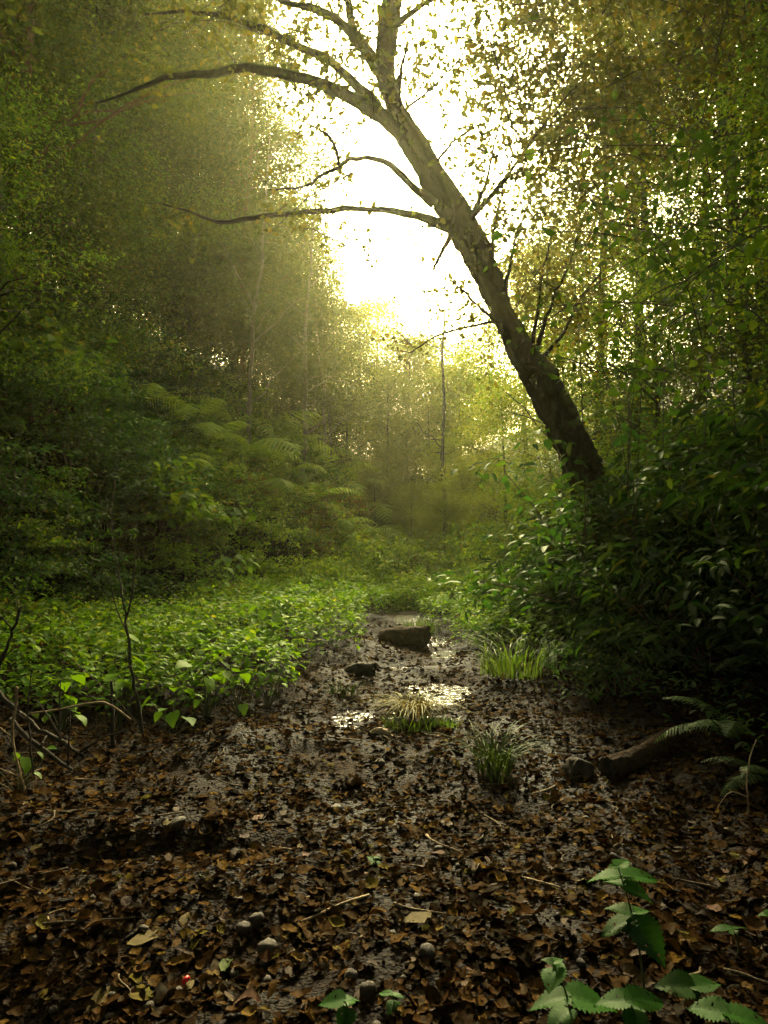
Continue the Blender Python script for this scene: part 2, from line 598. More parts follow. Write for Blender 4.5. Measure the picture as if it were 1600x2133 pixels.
wy = axis([(5.6, 20, .15)])
V = []
for y in wy:
    xc = float(np.interp(y, CR_Y, CR_X))
    base = 0.05 * max(y - 12, 0) - 0.084
    for u in np.linspace(-1.15, 1.15, 9):
        V.append((xc + u, y, base))
n9 = 9
i, j = np.meshgrid(np.arange(len(wy) - 1), np.arange(8), indexing='ij')
q = np.stack([i * n9 + j, i * n9 + j + 1, (i + 1) * n9 + j + 1, (i + 1) * n9 + j], -1).reshape(-1, 4)
obj('stream_water', mk('stream_water', V, q.ravel(), [4] * len(q), water_mat(), True), kind='structure')


# ------------------------------------------------------------------ trees
def tree_meshes(seed, Ht, r0, crown0, Rc, nclump, per, leaf, mat, bark, lean=0.0, tm=T_OV, asp=.5, flat=.5, spread=.42, droop=.35, limb_every=7):
    """trunk mesh and crown mesh (clumps of leaves on thin branches), base at the origin"""
    g = np.random.default_rng(seed)
    n = 14
    t = np.linspace(0, 1, n)
    wob = np.cumsum(g.normal(0, .035 * Ht / n * 2, (n, 2)), 0)
    path = np.stack([wob[:, 0] + lean * Ht * t ** 1.4, wob[:, 1], Ht * t - .3], -1)
    tr = MB()
    tr.tube(path, r0 * (1 - .82 * t) * (1 + .5 * np.exp(-t * 22)), 9, rough=.12, rg=g)
    cr = MB()
    hs = crown0 + (Ht - crown0) * g.random(nclump) ** .85
    prof = np.sin(math.pi * np.clip((hs - crown0) / (Ht - crown0) * .82 + .16, 0, 1)) ** .7
    rr = Rc * prof * np.clip(g.random(nclump) ** .55, .1, 1) * g.uniform(.75, 1.2, nclump)
    a = g.uniform(0, 2 * math.pi, nclump)
    ax = np.stack([np.interp(hs, path[:, 2], path[:, k]) for k in range(2)], -1)
    C = np.stack([ax[:, 0] + rr * np.cos(a), ax[:, 1] + rr * np.sin(a), hs + .12 * rr], -1)
    nb = max(8, nclump // 9)                     # clumps gather on boughs
    bi = g.integers(0, nb, nclump)
    jit = g.normal(0, 1, (nclump, 3)) * (.17 * Rc + .12, .17 * Rc + .12, .22)
    jit[:, 2] -= .35 * np.abs(jit[:, 0]) + .35 * np.abs(jit[:, 1])
    Cb, ab, hb = C[bi] + jit, a[bi], hs[bi]
    mixd = g.random(nclump) < .82
    C = np.where(mixd[:, None], Cb, C)
    a, hs, rr = np.where(mixd, ab, a), np.where(mixd, hb, hs), np.where(mixd, rr[bi], rr)
    for k in range(nclump):
        s = spread * g.uniform(.6, 1.4)
        m = int(per * g.uniform(.5, 1.5))
        P = C[k] + g.normal(0, 1, (m, 3)) * (s, s, s * flat)
        outd = np.array((math.cos(a[k]), math.sin(a[k]), 0)) * .5
        tmpl_scatter(cr, tm, P, leaf, asp, g, droop, .8, outd)
        if k % limb_every == 0:
            h0 = max(crown0 * .6, hs[k] - rr[k] * g.uniform(.4, 1.0))
            b = np.array((np.interp(h0, path[:, 2], path[:, 0]), np.interp(h0, path[:, 2], path[:, 1]), h0))
            mid = (b + C[k]) / 2 + g.normal(0, .12, 3) + (0, 0, .12 * rr[k])
            tt = np.linspace(0, 1, 6)[:, None]
            cv = (1 - tt) ** 2 * b + 2 * tt * (1 - tt) * mid + tt ** 2 * C[k]
            cv[1:-1] += g.normal(0, .06, (4, 3))
            tr.tube(cv, np.linspace(max(.010, .014 * rr[k] + .008), .005, 6), 4, caps=False)
    tme = tr.mesh('trunk', bark, True)
    cme = cr.mesh('crown', mat)
    return tme, cme


class Tree:
    def __init__(s, name, cat, meshes):
        s.name, s.cat, s.m = name, cat, meshes

    def put(s, label, x, y, rotz=0, scale=1, group=None, dz=0, trunk=None):
        o = thing(s.name, label, s.cat, (x, y, hz(x, y) + dz), rotz, scale, group)
        for nm, me in zip(('trunk', 'crown'), s.m):
            obj(nm, me, o)
        return o


TALL = [Tree('forest_tree', 'tree', tree_meshes(11 + k, 17, .13, .6, 3.0, 820, 95, .085, M['leaf_forest'], [M['bark_dark'], M['bark_red'], M['bark_dark']][k], lean=.03)) for k in range(3)]
SLIM = [Tree('slender_tree', 'tree', tree_meshes(21 + k, 11, .085, 1.9, 1.9, 230, 75, .08, M['leaf_forest'], M['bark_pale'], lean=.06)) for k in range(2)]
BUSHY = [Tree('bushy_tree', 'tree', tree_meshes(31 + k, 7, .09, .3, 2.2, 260, 85, .08, M['leaf_shrub'], M['bark_dark'])) for k in range(2)]
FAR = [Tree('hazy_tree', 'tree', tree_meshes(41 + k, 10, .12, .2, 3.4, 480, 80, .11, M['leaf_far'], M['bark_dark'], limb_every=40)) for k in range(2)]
RIGHT = [Tree('dark_tree', 'tree', tree_meshes(51 + k, 13, .13, .4, 2.6, 420, 80, .09, M['leaf_forest'], M['bark_dark'], lean=-.05, asp=.42)) for k in range(2)]
SHADE = [Tree('shade_tree', 'tree', tree_meshes(71 + k, 11, .16, 5.2, 4.3, 480, 80, .11, M['leaf_forest'], M['bark_dark'], limb_every=5)) for k in range(2)]  # high crowns added over the viewer to close off skylight
THIN = Tree('spindly_tree', 'tree', tree_meshes(61, 12, .10, 3.4, 1.5, 46, 26, .10, M['leaf_forest'], M['bark_dark'], spread=.35, limb_every=2))

E = []
def left_tree(kind, x, y, label, rot, sc):
    E.append(kind.put(label, x, y, rot, sc, 'trees on the left slope'))

left_tree(TALL[1], -7.6, 14.5, 'tall tree with bare reddish trunk near the top left corner', .3, 1.0)
left_tree(TALL[0], -9.8, 12.0, 'dark leafy tree cut by the left edge of the picture', 1.3, .9)
left_tree(TALL[2], -7.4, 18.0, 'tall leafy tree right of the one with the reddish trunk', 2.2, 1.05)
left_tree(TALL[0], -6.2, 21.5, 'tall yellow green tree whose crown borders the white sky at upper left', 4.0, 1.0)
left_tree(TALL[2], -8.6, 19.5, 'tree deep in the left wood behind the reddish trunk', .9, 1.1)
left_tree(TALL[1], -5.0, 25, 'tall sunlit tree at the left rim of the sky gap', 5.2, .85)
left_tree(TALL[0], -7.0, 24.0, 'tree filling the middle of the left wood', 3.1, 1.0)
left_tree(SLIM[0], -3.7, 20.2, 'slender tree with pale bare trunk rising above the ferns', .4, .95)
left_tree(SLIM[1], -2.6, 22.5, 'slender pale trunked tree between ferns and glowing haze', 1.4, 1.05)
left_tree(SLIM[0], -1.95, 24.8, 'thin pale trunk nearest the glowing gap on the left', 2.4, .75)
left_tree(SLIM[1], -7.0, 13.2, 'slender tree at the crest of the left slope', 3.7, 1.05)
left_tree(SLIM[0], -2.0, 27.0, 'slim hazy tree at the lower left end of the sky gap', 3.3, .7)
for k, (x, y, sc) in enumerate([(-11.5, 16, 1.1), (-12, 21, 1.2), (-9.5, 27, 1.15), (-14, 14, 1.2), (-6.0, 30, 1.0), (-13, 9.5, 1.1), (-10.5, 8.0, .95), (-9, 22, 1.25), (-12, 27, 1.3), (-15, 19, 1.3), (-17, 25, 1.4), (-8, 33, 1.2), (-11.5, 12.5, 1.2)]):
    left_tree(TALL[(k + 1) % 3], x, y, ['dark tree deep in the left wood, seen between nearer trunks', 'tree far inside the left wood, only its leaves showing'][k % 2], k * 1.3, sc)
DENSE = [Tree('bushy_tree', 'tree', (t_.m[0], t_.m[1].copy())) for t_ in FAR]
for t_ in DENSE:
    t_.m[1].materials[0] = M['leaf_forest']
for k, (x, y, sc) in enumerate([(-5.6, 27, 1.0), (-7.4, 24.5, 1.05), (-4.2, 29.5, .95), (-9.4, 24, 1.1), (-3.4, 27.2, .7), (-2.9, 31, .75), (-11, 20, 1.1), (-8.2, 20.5, .9)]):
    left_tree(DENSE[k % 2], x, y, ['leafy tree filling the wood behind the crest of the left slope', 'round crowned tree behind the crest of the left slope'][k % 2], k * 1.9, sc)
left_tree(BUSHY[0], -6.6, 11.6, 'bushy dark tree low on the left slope by the picture edge', 0, .8)
left_tree(BUSHY[1], -6.8, 16.0, 'bushy tree behind the crest of the left slope', 1, .9)
left_tree(BUSHY[0], -5.8, 21.5, 'bushy tree under the slender pale trunks', 2, .9)
left_tree(BUSHY[1], -7.4, 9.2, 'bushy tree at the left edge above the dry brush', 4, .75)

for k, (x, y, sc, lab) in enumerate([
        (-2.0, 31, .6, 'hazy tree at the gully end left of centre'), (1.0, 34, .95, 'hazy round tree directly under the white sky gap'),
        (3.2, 31, .72, 'hazy tree at the gully end right of the thin bare trunk'), (-4.6, 36, 1.0, 'large hazy tree behind the slim left trees'),
        (5.6, 29, 1.0, 'hazy tree behind the lower trunk of the leaning tree'), (2.2, 26, .45, 'low bushy hazy tree in front of the gully end'),
        (0.2, 28, .42, 'small hazy tree above the far ferns'), (8, 36, 1.1, 'far hazy tree behind the right wood'),
        (-6, 40, 1.2, 'far hazy tree behind the left wood'), (3.6, 21.5, .5, 'yellow green bushy tree right of the gully end'),
        (4.6, 38, .8, 'hazy tree furthest back right of the sky gap'), (-0.4, 42, 1.15, 'hazy tree furthest back under the sky gap'), (1.9, 29, .62, 'leafy hazy tree beside the thin bare trunk'), (-1.5, 28.5, .42, 'small leafy tree between the slim trunk and the sky gap'), (-1.3, 34.5, .85, 'hazy tree just left of the sky gap, behind the slim one'), (-.3, 26.5, .3, 'low hazy bush tree at the end of the left slope'), (2.8, 36, 1.0, 'round hazy crown low in the sky gap'), (.9, 24.5, .3, 'low bright bush tree closing the gully'), (1.9, 22.5, .3, 'low leafy bush tree right of the closing gully'), (.1, 30, .68, 'pale hazy bush tree behind the closing gully'), (1.4, 38, 1.0, 'broad hazy tree closing the view under the sky gap')]):
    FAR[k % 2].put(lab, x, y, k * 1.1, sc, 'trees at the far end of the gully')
THIN.put('spindly half bare tree with a straight thin trunk against the white sky', 2.0, 24, .5, .92)

for k, (kind, x, y, sc, lab) in enumerate([
        (RIGHT[0], 6.4, 12.5, 1.1, 'dark tree right of the leaning trunk'), (RIGHT[1], 8.6, 10.5, 1.15, 'dark dense tree cut by the right edge of the picture'),
        (RIGHT[0], 5.6, 16.5, 1.05, 'leafy tree showing sky specks behind the leaning tree'), (RIGHT[1], 8.2, 15.5, 1.2, 'tall dark tree in the upper right corner'),
        (RIGHT[0], 10.5, 13.5, 1.3, 'dark tree deep in the right wood'), (RIGHT[1], 6.2, 21, 1.15, 'tree behind the leafy one with sky specks'),
        (BUSHY[0], 5.2, 9.0, .85, 'bushy tree with bright leaves at the right edge'), (BUSHY[1], 4.6, 12.2, .7, 'bushy tree just right of the leaning trunk base'),
        (BUSHY[0], 6.6, 8.2, .9, 'dark bushy tree low on the right bank edge'), (BUSHY[1], 4.2, 17, .8, 'bushy tree behind the leaning trunk base'),
        (RIGHT[1], 7.4, 7.2, 1.0, 'dark overhanging tree nearest on the right'), (TALL[0], 10.5, 19, 1.1, 'tall tree deep in the right wood above the leafy ones'),
        (TALL[1], 13, 15.5, 1.1, 'tall dark tree furthest right in the wood'), (TALL[2], 9.2, 24, 1.1, 'tall tree far back in the right wood'), (TALL[0], 12.5, 10, 1.0, 'tall dark tree behind the right picture edge trees'),
        (TALL[2], 7.6, 18, .8, 'tree between leafy ones right of the leaning trunk'), (RIGHT[0], 9.6, 8.4, 1.2, 'dark tree at the right edge behind the vine')]):
    kind.put(lab, x, y, k * 1.7, sc, 'trees on the right bank')

for k, (kind, x, y, sc) in enumerate([(TALL[0], -3.5, -5, .9), (TALL[1], 3.6, -6, .9), (TALL[2], .5, -10, 1), (RIGHT[1], 7.5, 0.5, 1.2),
                                      (TALL[1], -6.5, -7, 1), (TALL[2], 7.0, -6, 1), (RIGHT[0], 6.5, 3.0, 1.1), (SHADE[0], -3.0, -1.3, 1), (SHADE[1], 2.6, -1.0, 1), (SHADE[0], 5.6, 1.6, 1.0), (SHADE[1], 7.8, 4.6, 1.1), (SHADE[0], -8.6, 4.4, 1.1), (SHADE[0], -3.7, 2.3, 1.35), (SHADE[1], 3.9, 2.6, 1.35), (SHADE[0], .4, -1.6, 1.5), (FAR[0], 5.5, -5, 1), (FAR[1], -6, -6, 1), (FAR[0], 8, -1.5, 1), (SHADE[1], -7.6, 7.4, 1.2), (SHADE[1], -.2, -2.6, 1.15), (TALL[0], -5.2, -3, .95), (TALL[2], 0.4, -4.0, 1.0), (TALL[0], -8.5, -2.0, 1.0)]):
    kind.put(['tall tree added around the viewer to darken the foreground', 'tree added around the viewer to block skylight'][k % 2], x, y, k * 2.1, sc, 'shade trees added around the viewer')  # trees added to keep skylight off the foreground and sides

# ---- the leaning tree
DT = 10.0
lt = thing('leaning_tree', 'large mossy tree leaning left across the white sky, its limbs arching over the gully', 'tree', (3.05, DT, hz(3.05, DT)))
lt_o = np.array(lt.location)


def spline(P, n):
    P = np.asarray(P, float)
    d = np.r_[0, np.cumsum(np.linalg.norm(np.diff(P[:, :3], axis=0), axis=1))]
    t = np.linspace(0, d[-1], n)
    # Catmull-Rom through the points
    out = []
    for x in t:
        k = min(max(np.searchsorted(d, x) - 1, 0), len(P) - 2)
        u = (x - d[k]) / (d[k + 1] - d[k] + 1e-9)
        p0, p1, p2, p3 = P[max(k - 1, 0)], P[k], P[k + 1], P[min(k + 2, len(P) - 1)]
        out.append(.5 * ((2 * p1) + (-p0 + p2) * u + (2 * p0 - 5 * p1 + 4 * p2 - p3) * u * u + (-p0 + 3 * p1 - 3 * p2 + p3) * u ** 3))
    return np.array(out)


def limb(pts, n=24, seg=10, d0=0.0, d1=0.0, wob=.008):
    """pts: (px, py, width px) ; depth offset from DT going d0 -> d1"""
    P = []
    m = len(pts)
    for k, (px, py, wd) in enumerate(pts):
        d = DT + d0 + (d1 - d0) * k / (m - 1)
        P.append((*at(px, py, d), wd * (.62 if wd > 45 else .8) / FPX * d / 2))
    S = spline(P, n)
    S[1:-1, :3] += rng.normal(0, wob, (n - 2, 3))
    return S


LEAFPT = []


def add_limb(name, pts, d0=0, d1=0, n=24, seg=10, rough=.18, leafy=0.0):
    S = limb(pts, n, seg, d0, d1)
    mb = MB()
    mb.tube(S[:, :3] - lt_o, np.maximum(S[:, 3], .006), seg, rough=rough * .4, ridge=.62 if seg > 16 else .3)
    obj(name, mb.mesh(name, M['bark'], True), lt)
    if leafy:
        for k in range(len(S)):
            LEAFPT.append((S[k, :3], leafy * (k / len(S)) ** .6))
    return S


add_limb('trunk', [(1275, 1260, 150), (1262, 1160, 124), (1238, 1050, 108), (1207, 965, 104), (1165, 870, 98), (1130, 800, 98), (1088, 735, 90), (1040, 640, 86),
                   (1003, 560, 88), (975, 500, 92), (940, 430, 98), (900, 372, 84), (858, 310, 72), (832, 262, 60), (818, 205, 50), (803, 150, 44), (808, 80, 42),
                   (815, 0, 40), (822, -90, 36), (835, -220, 26), (830, -360, 12)], 0, .6, n=210, seg=26, rough=.20)
add_limb('branch', [(840, 285, 50), (790, 238, 36), (700, 188, 32), (610, 156, 28), (510, 142, 24), (440, 152, 20), (345, 162, 15), (270, 190, 9), (200, 215, 4)], .1, -1.2, leafy=1)
add_limb('branch', [(812, 262, 36), (770, 205, 27), (690, 130, 24), (600, 88, 20), (540, 57, 18), (470, 34, 14), (380, 25, 10), (300, 30, 5)], .2, 1.0, leafy=1)
add_limb('branch', [(830, 235, 36), (785, 140, 32), (735, 78, 27), (705, 42, 24), (655, 18, 20), (600, 5, 16), (520, -40, 10)], .2, .0, leafy=1)
add_limb('branch', [(800, 158, 30), (765, 105, 28), (735, 60, 24), (725, 0, 22), (700, -80, 15), (690, -150, 8)], .4, .9, leafy=1)
add_limb('branch', [(958, 425, 40), (915, 355, 24), (880, 288, 22), (850, 240, 18), (832, 205, 14), (835, 150, 10), (850, 90, 6)], -.2, -.4, leafy=1)
add_limb('branch', [(935, 472, 34), (890, 456, 22), (850, 446, 19), (790, 438, 17), (700, 437, 16), (600, 446, 14), (520, 453, 12), (450, 463, 10), (400, 440, 7), (340, 425, 4)], 0, -1.0, leafy=.5)
add_limb('branch', [(905, 425, 30), (858, 388, 18), (825, 352, 18), (790, 334, 16), (742, 330, 13), (706, 345, 11), (662, 370, 9), (636, 388, 6), (560, 395, 3)], 0, -.6, leafy=.5)
add_limb('branch', [(706, 345, 10), (702, 318, 10), (690, 288, 8), (662, 268, 6), (634, 255, 4), (632, 225, 3)], -.45, -.6, n=12, seg=6, leafy=.3)
add_limb('branch', [(940, 490, 16), (922, 522, 10), (908, 552, 8), (900, 575, 3)], 0, .2, n=10, seg=6)
for pts in ([(985, 455, 18), (1000, 412, 12), (1012, 380, 9), (1030, 300, 6), (1045, 230, 4)], [(1020, 570, 14), (1026, 500, 9), (1040, 430, 7), (1050, 380, 4)],
            [(1050, 610, 14), (1065, 540, 9), (1075, 490, 6), (1100, 430, 4)], [(1120, 720, 14), (1140, 660, 10), (1160, 600, 8), (1190, 540, 5), (1205, 480, 3)],
            [(1112, 715, 12), (1120, 650, 8), (1130, 570, 6), (1150, 490, 3)], [(1035, 672, 10), (985, 625, 7), (930, 572, 3)],
            [(1045, 668, 9), (970, 682, 6), (905, 702, 5), (855, 735, 3)], [(1135, 740, 12), (1175, 690, 9), (1210, 620, 7), (1260, 560, 4)],
            [(905, 345, 9), (940, 300, 7), (985, 270, 5), (1030, 250, 3)], [(830, 240, 10), (880, 200, 7), (930, 150, 5), (990, 110, 3)],
            [(985, 450, 16), (1050, 380, 10), (1110, 290, 8), (1180, 200, 6), (1260, 120, 3)], [(815, 60, 20), (880, 10, 14), (960, -40, 9), (1050, -60, 5)],
            [(1010, 420, 8), (1080, 340, 6), (1150, 300, 4), (1230, 260, 3)]):
    add_limb('branch', pts, .0, rng.uniform(-.8, .9), n=14, seg=6, leafy=.9)

# foliage of the leaning tree: leaf sprays along its limbs, then the looser crown
fo, tw = MB(), MB()
g = np.random.default_rng(77)


def spray(c, m, s, leaf=.08, out=(0, 0, 0)):
    """a twig with leaves hung along it"""
    a = g.normal(0, 1, 3) + np.array(out)
    a /= np.linalg.norm(a)
    L = s * g.uniform(.7, 1.4)
    t = np.linspace(0, 1, 5)[:, None]
    path = c + a * L * t + np.array((0, 0, -.18 * L)) * t ** 2
    tw.tube(path - lt_o, np.linspace(.006, .002, 5), 3, caps=False)
    k = g.random(m)
    P = c + a * L * k[:, None] + np.array((0, 0, -.18 * L)) * k[:, None] ** 2 + g.normal(0, .07, (m, 3))
    tmpl_scatter(fo, T_LOB, P - lt_o, leaf, .85, g, .6, .9)


for p, w_ in LEAFPT:
    if g.random() < w_ * 1.0:
        for _ in range(1 + int(g.random() * 2)):
            spray(p, int(g.uniform(4, 12)), .45)
# crown volumes: (pixel region, depth range, sprays)
for (x0, x1, y0, y1, d0, d1, ns, nl) in [(420, 820, -60, 120, 9, 12.5, 150, 13), (820, 1020, -60, 250, 9, 13, 80, 11), (1000, 1330, -60, 210, 8.5, 13, 330, 14),
                                         (950, 1200, 180, 420, 9, 13, 130, 11), (1030, 1290, 380, 720, 9.5, 13, 190, 11), (560, 800, 120, 300, 9, 11, 50, 8),
                                         (600, 850, 380, 560, 9, 10.5, 22, 6), (820, 960, 560, 740, 10, 13, 26, 8), (1180, 1420, 100, 420, 9, 13, 200, 14),
                                         (1280, 1640, -100, 120, 7, 11, 200, 14)]:
    left_ = int(ns * 1.15)
    while left_ > 0:
        c = at(g.uniform(x0, x1), g.uniform(y0, y1), g.uniform(d0, d1))
        m = int(g.uniform(4, 12))
        dr = unit(np.array((g.normal(.2, .6), g.normal(0, .5), g.normal(-.1, .35))))
        L_ = .16 * m
        tw.tube(np.array([c - dr * L_ * .5, c + (0, 0, .05), c + dr * L_ * .5 - (0, 0, .12)]) - lt_o, [.012, .008, .003], 4, caps=False)
        for q in range(m):
            spray(c + dr * L_ * (q / m - .5) + g.normal(0, .10, 3), int(nl * g.uniform(.6, 1.5)), .42)
        left_ -= m
obj('twigs', tw.mesh('twigs', M['bark_dark'], True), lt)
obj('foliage', fo.mesh('foliage', M['leaf_main']), lt)


# ------------------------------------------------------------------ shrubs
def shrub_meshes(seed, r, h, nclump, per, leaf, asp, mat, tm=T_OV, droop=.3, flat=.4, sp=.17):
    g = np.random.default_rng(seed)
    cr, st = MB(), MB()
    for k in range(nclump):
        a = g.uniform(0, 2 * math.pi)
        e = math.asin(g.uniform(0, 1))
        q = g.uniform(.45, 1.08) if k % 6 else g.uniform(1.05, 1.4)
        c = np.array((r * math.cos(a) * math.cos(e) * q, r * math.sin(a) * math.cos(e) * q, h * math.sin(e) * q + .08))
        m = int(per * g.uniform(.5, 1.5))
        s = sp * g.uniform(.7, 1.4)
        P = c + g.normal(0, 1, (m, 3)) * (s, s, s * flat)
        tmpl_scatter(cr, tm, P, leaf, asp, g, droop, .55, np.array((math.cos(a), math.sin(a), 0)) * .6)
        if k % 3 == 0:
            t = np.linspace(0, 1, 5)[:, None]
            b = np.array((c[0] * .15, c[1] * .15, -.1))
            st.tube(b + (c - b) * t + np.array((0, 0, .2)) * t * (1 - t), np.linspace(.010, .003, 5), 4, caps=False)
    for k in range(12):          # shoots standing out of the mound
        a = g.uniform(0, 2 * math.pi)
        q = g.uniform(.1, .85)
        b = np.array((r * q * math.cos(a), r * q * math.sin(a), h * math.sqrt(max(.1, 1 - q * q)) * .8))
        L_ = g.uniform(.25, .6)
        tip = b + np.array((math.cos(a) * g.uniform(0, .5), math.sin(a) * g.uniform(0, .5), 1)) * L_
        t = np.linspace(0, 1, 5)[:, None]
        st.tube(b * np.array((.6, .6, .3)) + (tip - b * np.array((.6, .6, .3))) * t, np.linspace(.006, .002, 5), 4, caps=False)
        m = 12
        u = np.linspace(.05, 1, m)[:, None]
        tmpl_scatter(cr, tm, b + (tip - b) * u + g.normal(0, .015, (m, 3)), leaf * 1.05, asp, g, droop, .5)
    return st.mesh('stems', M['twig'], True), cr.mesh('foliage', mat)


SH = {}
SH['green'] = [shrub_meshes(101 + k, .95, .95, 80, 26, .10, .55, M['leaf_shrub'], flat=.28, sp=.15) for k in range(3)]
SH['dark'] = [shrub_meshes(111 + k, .95, 1.05, 80, 26, .105, .5, M['leaf_dark'], flat=.28, sp=.15) for k in range(3)]
SH['gold'] = [shrub_meshes(121, .9, .8, 80, 30, .08, .55, M['leaf_gold'], flat=.3)]
SH['lime'] = [shrub_meshes(141 + k, .95, .9, 80, 26, .10, .55, M['leaf_lit'], flat=.28, sp=.15) for k in range(2)]
SH['broad'] = [shrub_meshes(151, .9, .9, 60, 14, .17, .75, M['leaf_shrub'], flat=.3, sp=.2)]
SH['lance'] = [shrub_meshes(131 + k, 1.0, 1.0, 75, 20, .15, .33, M['leaf_shade'], droop=.5, flat=.3) for k in range(2)]
ADJ = {'lime': 'leafy shrub in sunlit lime colour', 'broad': 'broad leaved green shrub', 'green': 'green small leaved shrub', 'dark': 'dark green shrub', 'gold': 'golden brown leaved shrub', 'lance': 'narrow leaved shrub in shaded colour'}


def put_shrub(kind, x, y, sc, group, dz=-.05, label=None):
    ms = SH[kind][random.randrange(len(SH[kind]))]
    p = (x, y, hz(x, y) + dz)
    side = 'on the left slope' if 'left' in group else 'on the right bank' if 'right' in group else ''
    size = 'small ' if sc < .8 else 'big ' if sc > 1.25 else ''
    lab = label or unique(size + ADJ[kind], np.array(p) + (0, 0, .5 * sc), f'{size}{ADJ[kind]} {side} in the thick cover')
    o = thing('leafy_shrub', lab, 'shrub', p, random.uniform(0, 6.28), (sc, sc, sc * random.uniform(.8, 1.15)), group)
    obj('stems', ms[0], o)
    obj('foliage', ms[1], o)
    return o


# landmarks used in labels
for nm, px, py, d in [('the big sunlit bracken', 520, 960, 13), ('the lone fern on the slope', 300, 870, 13), ('the far bracken', 780, 1090, 18), ('the big leaved plant', 460, 1200, 10),
                      ('the bare sapling', 262, 1290, 6), ('the thin pale trunk', 520, 870, 15.8), ('the dry brush', 90, 1230, 9), ('the hanging creepers', 50, 1050, 9),
                      ('the fallen log', 845, 1330, 12), ('the leaning trunk', 1190, 930, 10), ('the iris clump', 1080, 1350, 9), ('the arching fern', 1490, 1500, 5),
                      ('the rotten log', 1320, 1580, 4.8), ('the rush clump', 1030, 1600, 5), ('the straw coloured tuft', 860, 1480, 7), ('the tall nettle', 1290, 1900, 2.5),
                      ('the broad leaved vine', 1450, 520, 6.5), ('the reddish trunk', 55, 250, 14), ('the sky gap', 780, 760, 30), ('the left picture edge', 10, 700, 12),
                      ('the right picture edge', 1590, 1100, 8)]:
    LAND.append((nm, at(px, py, d)))

sr = np.random.default_rng(5)
pts = []
tries = 0
while len(pts) < 125 and tries < 4000:
    tries += 1
    y = sr.uniform(7, 25)
    xl = float(np.interp(y, XL_Y, XL_X))
    x = xl - sr.uniform(-.1, 6.5) * (0.5 + 0.5 * sr.random())
    u, v = pix((x, y, hz(x, y) + .5))
    if u < -120 or u > 960:
        continue
    if any((x - a) ** 2 + (y - b) ** 2 < .62 ** 2 for a, b in pts):
        continue
    pts.append((x, y))
    low = xl - x
    kind = 'green'
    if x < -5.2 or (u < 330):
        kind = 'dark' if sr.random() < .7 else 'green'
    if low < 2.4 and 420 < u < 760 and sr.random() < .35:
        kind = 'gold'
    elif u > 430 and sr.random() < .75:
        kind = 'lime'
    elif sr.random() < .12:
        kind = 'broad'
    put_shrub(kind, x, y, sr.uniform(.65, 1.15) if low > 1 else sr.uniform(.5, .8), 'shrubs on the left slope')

pts = []
tries = 0
while len(pts) < 95 and tries < 4000:
    tries += 1
    y = sr.uniform(4.2, 24)
    xr = float(np.interp(y, XR_Y, XR_X))
    x = xr + sr.uniform(-.05, 5.0) * (0.35 + 0.65 * sr.random())
    if y < 6.3 and x < 3.1:
        continue
    u, v = pix((x, y, hz(x, y) + .5))
    if u > 1760 or any((x - a) ** 2 + (y - b) ** 2 < .58 ** 2 for a, b in pts):
        continue
    pts.append((x, y))
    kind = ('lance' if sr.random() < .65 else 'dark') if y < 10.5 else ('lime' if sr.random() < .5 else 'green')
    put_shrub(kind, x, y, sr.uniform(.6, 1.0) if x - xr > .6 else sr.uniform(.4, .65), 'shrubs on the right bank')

for k, (x, y, sc) in enumerate([(3.15, 9.1, 1.7), (3.2, 9.3, 1.35), (2.6, 9.7, .9), (3.7, 8.2, 1.4), (3.1, 7.2, 1.2), (4.3, 7.2, 1.5), (3.6, 6.0, 1.2), (2.9, 10.6, 1.2), (2.5, 11.6, 1.1), (4.6, 9.4, 1.5), (4.4, 5.4, 1.3)]):
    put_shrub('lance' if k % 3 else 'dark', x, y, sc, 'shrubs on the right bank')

# shrubs of the gully's far end
for k in range(34):
    y = sr.uniform(16, 30)
    x = sr.uniform(np.interp(y, XL_Y, XL_X) + .1, np.interp(y, XR_Y, XR_X) + .2)
    if y < 17 and abs(x - np.interp(y, CR_Y, CR_X)) < .8:
        continue
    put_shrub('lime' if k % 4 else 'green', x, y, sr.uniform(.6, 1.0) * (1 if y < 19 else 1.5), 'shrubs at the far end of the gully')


# ------------------------------------------------------------------ ground cover (uncountable)
def cover(name, label, xs, ys, hgt, leaf, asp, mat, seed, keep, layers=1.0, stems=0, tm=T_OV, updev=.3, droop=.12):
    g = np.random.default_rng(seed)
    mb = MB()
    z0 = H(xs, ys)
    k = np.minimum(g.random(len(xs)) ** .55, 1)
    hh = hgt(xs, ys)
    P = np.stack([xs, ys, z0 + .03 + hh * k], -1)
    tmpl_scatter(mb, tm, P, leaf, asp, g, droop, updev)
    o = obj(name, mb.mesh(name, mat), kind='stuff', label=label)
    if stems:
        sb = MB()
        for q in range(stems):
            i = g.integers(len(xs))
            b = np.array((xs[i], ys[i], z0[i] - .02))
            t = b + np.array((g.normal(0, .05), g.normal(0, .05), hh[i] * g.uniform(.6, .95)))
            sb.tube([b, (b + t) / 2 + g.normal(0, .015, 3), t], [.0025, .002, .0015], 3, caps=False)
        me = sb.mesh('herb_stems', M['stem'])
        obj('herb_stems', me, kind='stuff', label='thin stems under the low green herbs')
    return o


def in_bed(x, y):
    xc = np.interp(y, CR_Y, CR_X)
    edge_l = np.interp(y, [5.5, 6.3, 7, 9, 11, 14, 17, 20, 24], [-9, -1.7, -1.1, -.65, -.4, -.45, .6, 1, 1]) + .35 * vn(x, y, 1.3, 12)
    edge_r = np.interp(y, [8, 9, 11, 13, 17, 20, 24], [2.5, 1.7, 1.3, .95, .5, .4, .4]) + .3 * vn(x, y, 1.3, 13)
    return (x > np.where(y < 5.5, -9, edge_l)) & (x < np.where(y < 8, 9, edge_r))


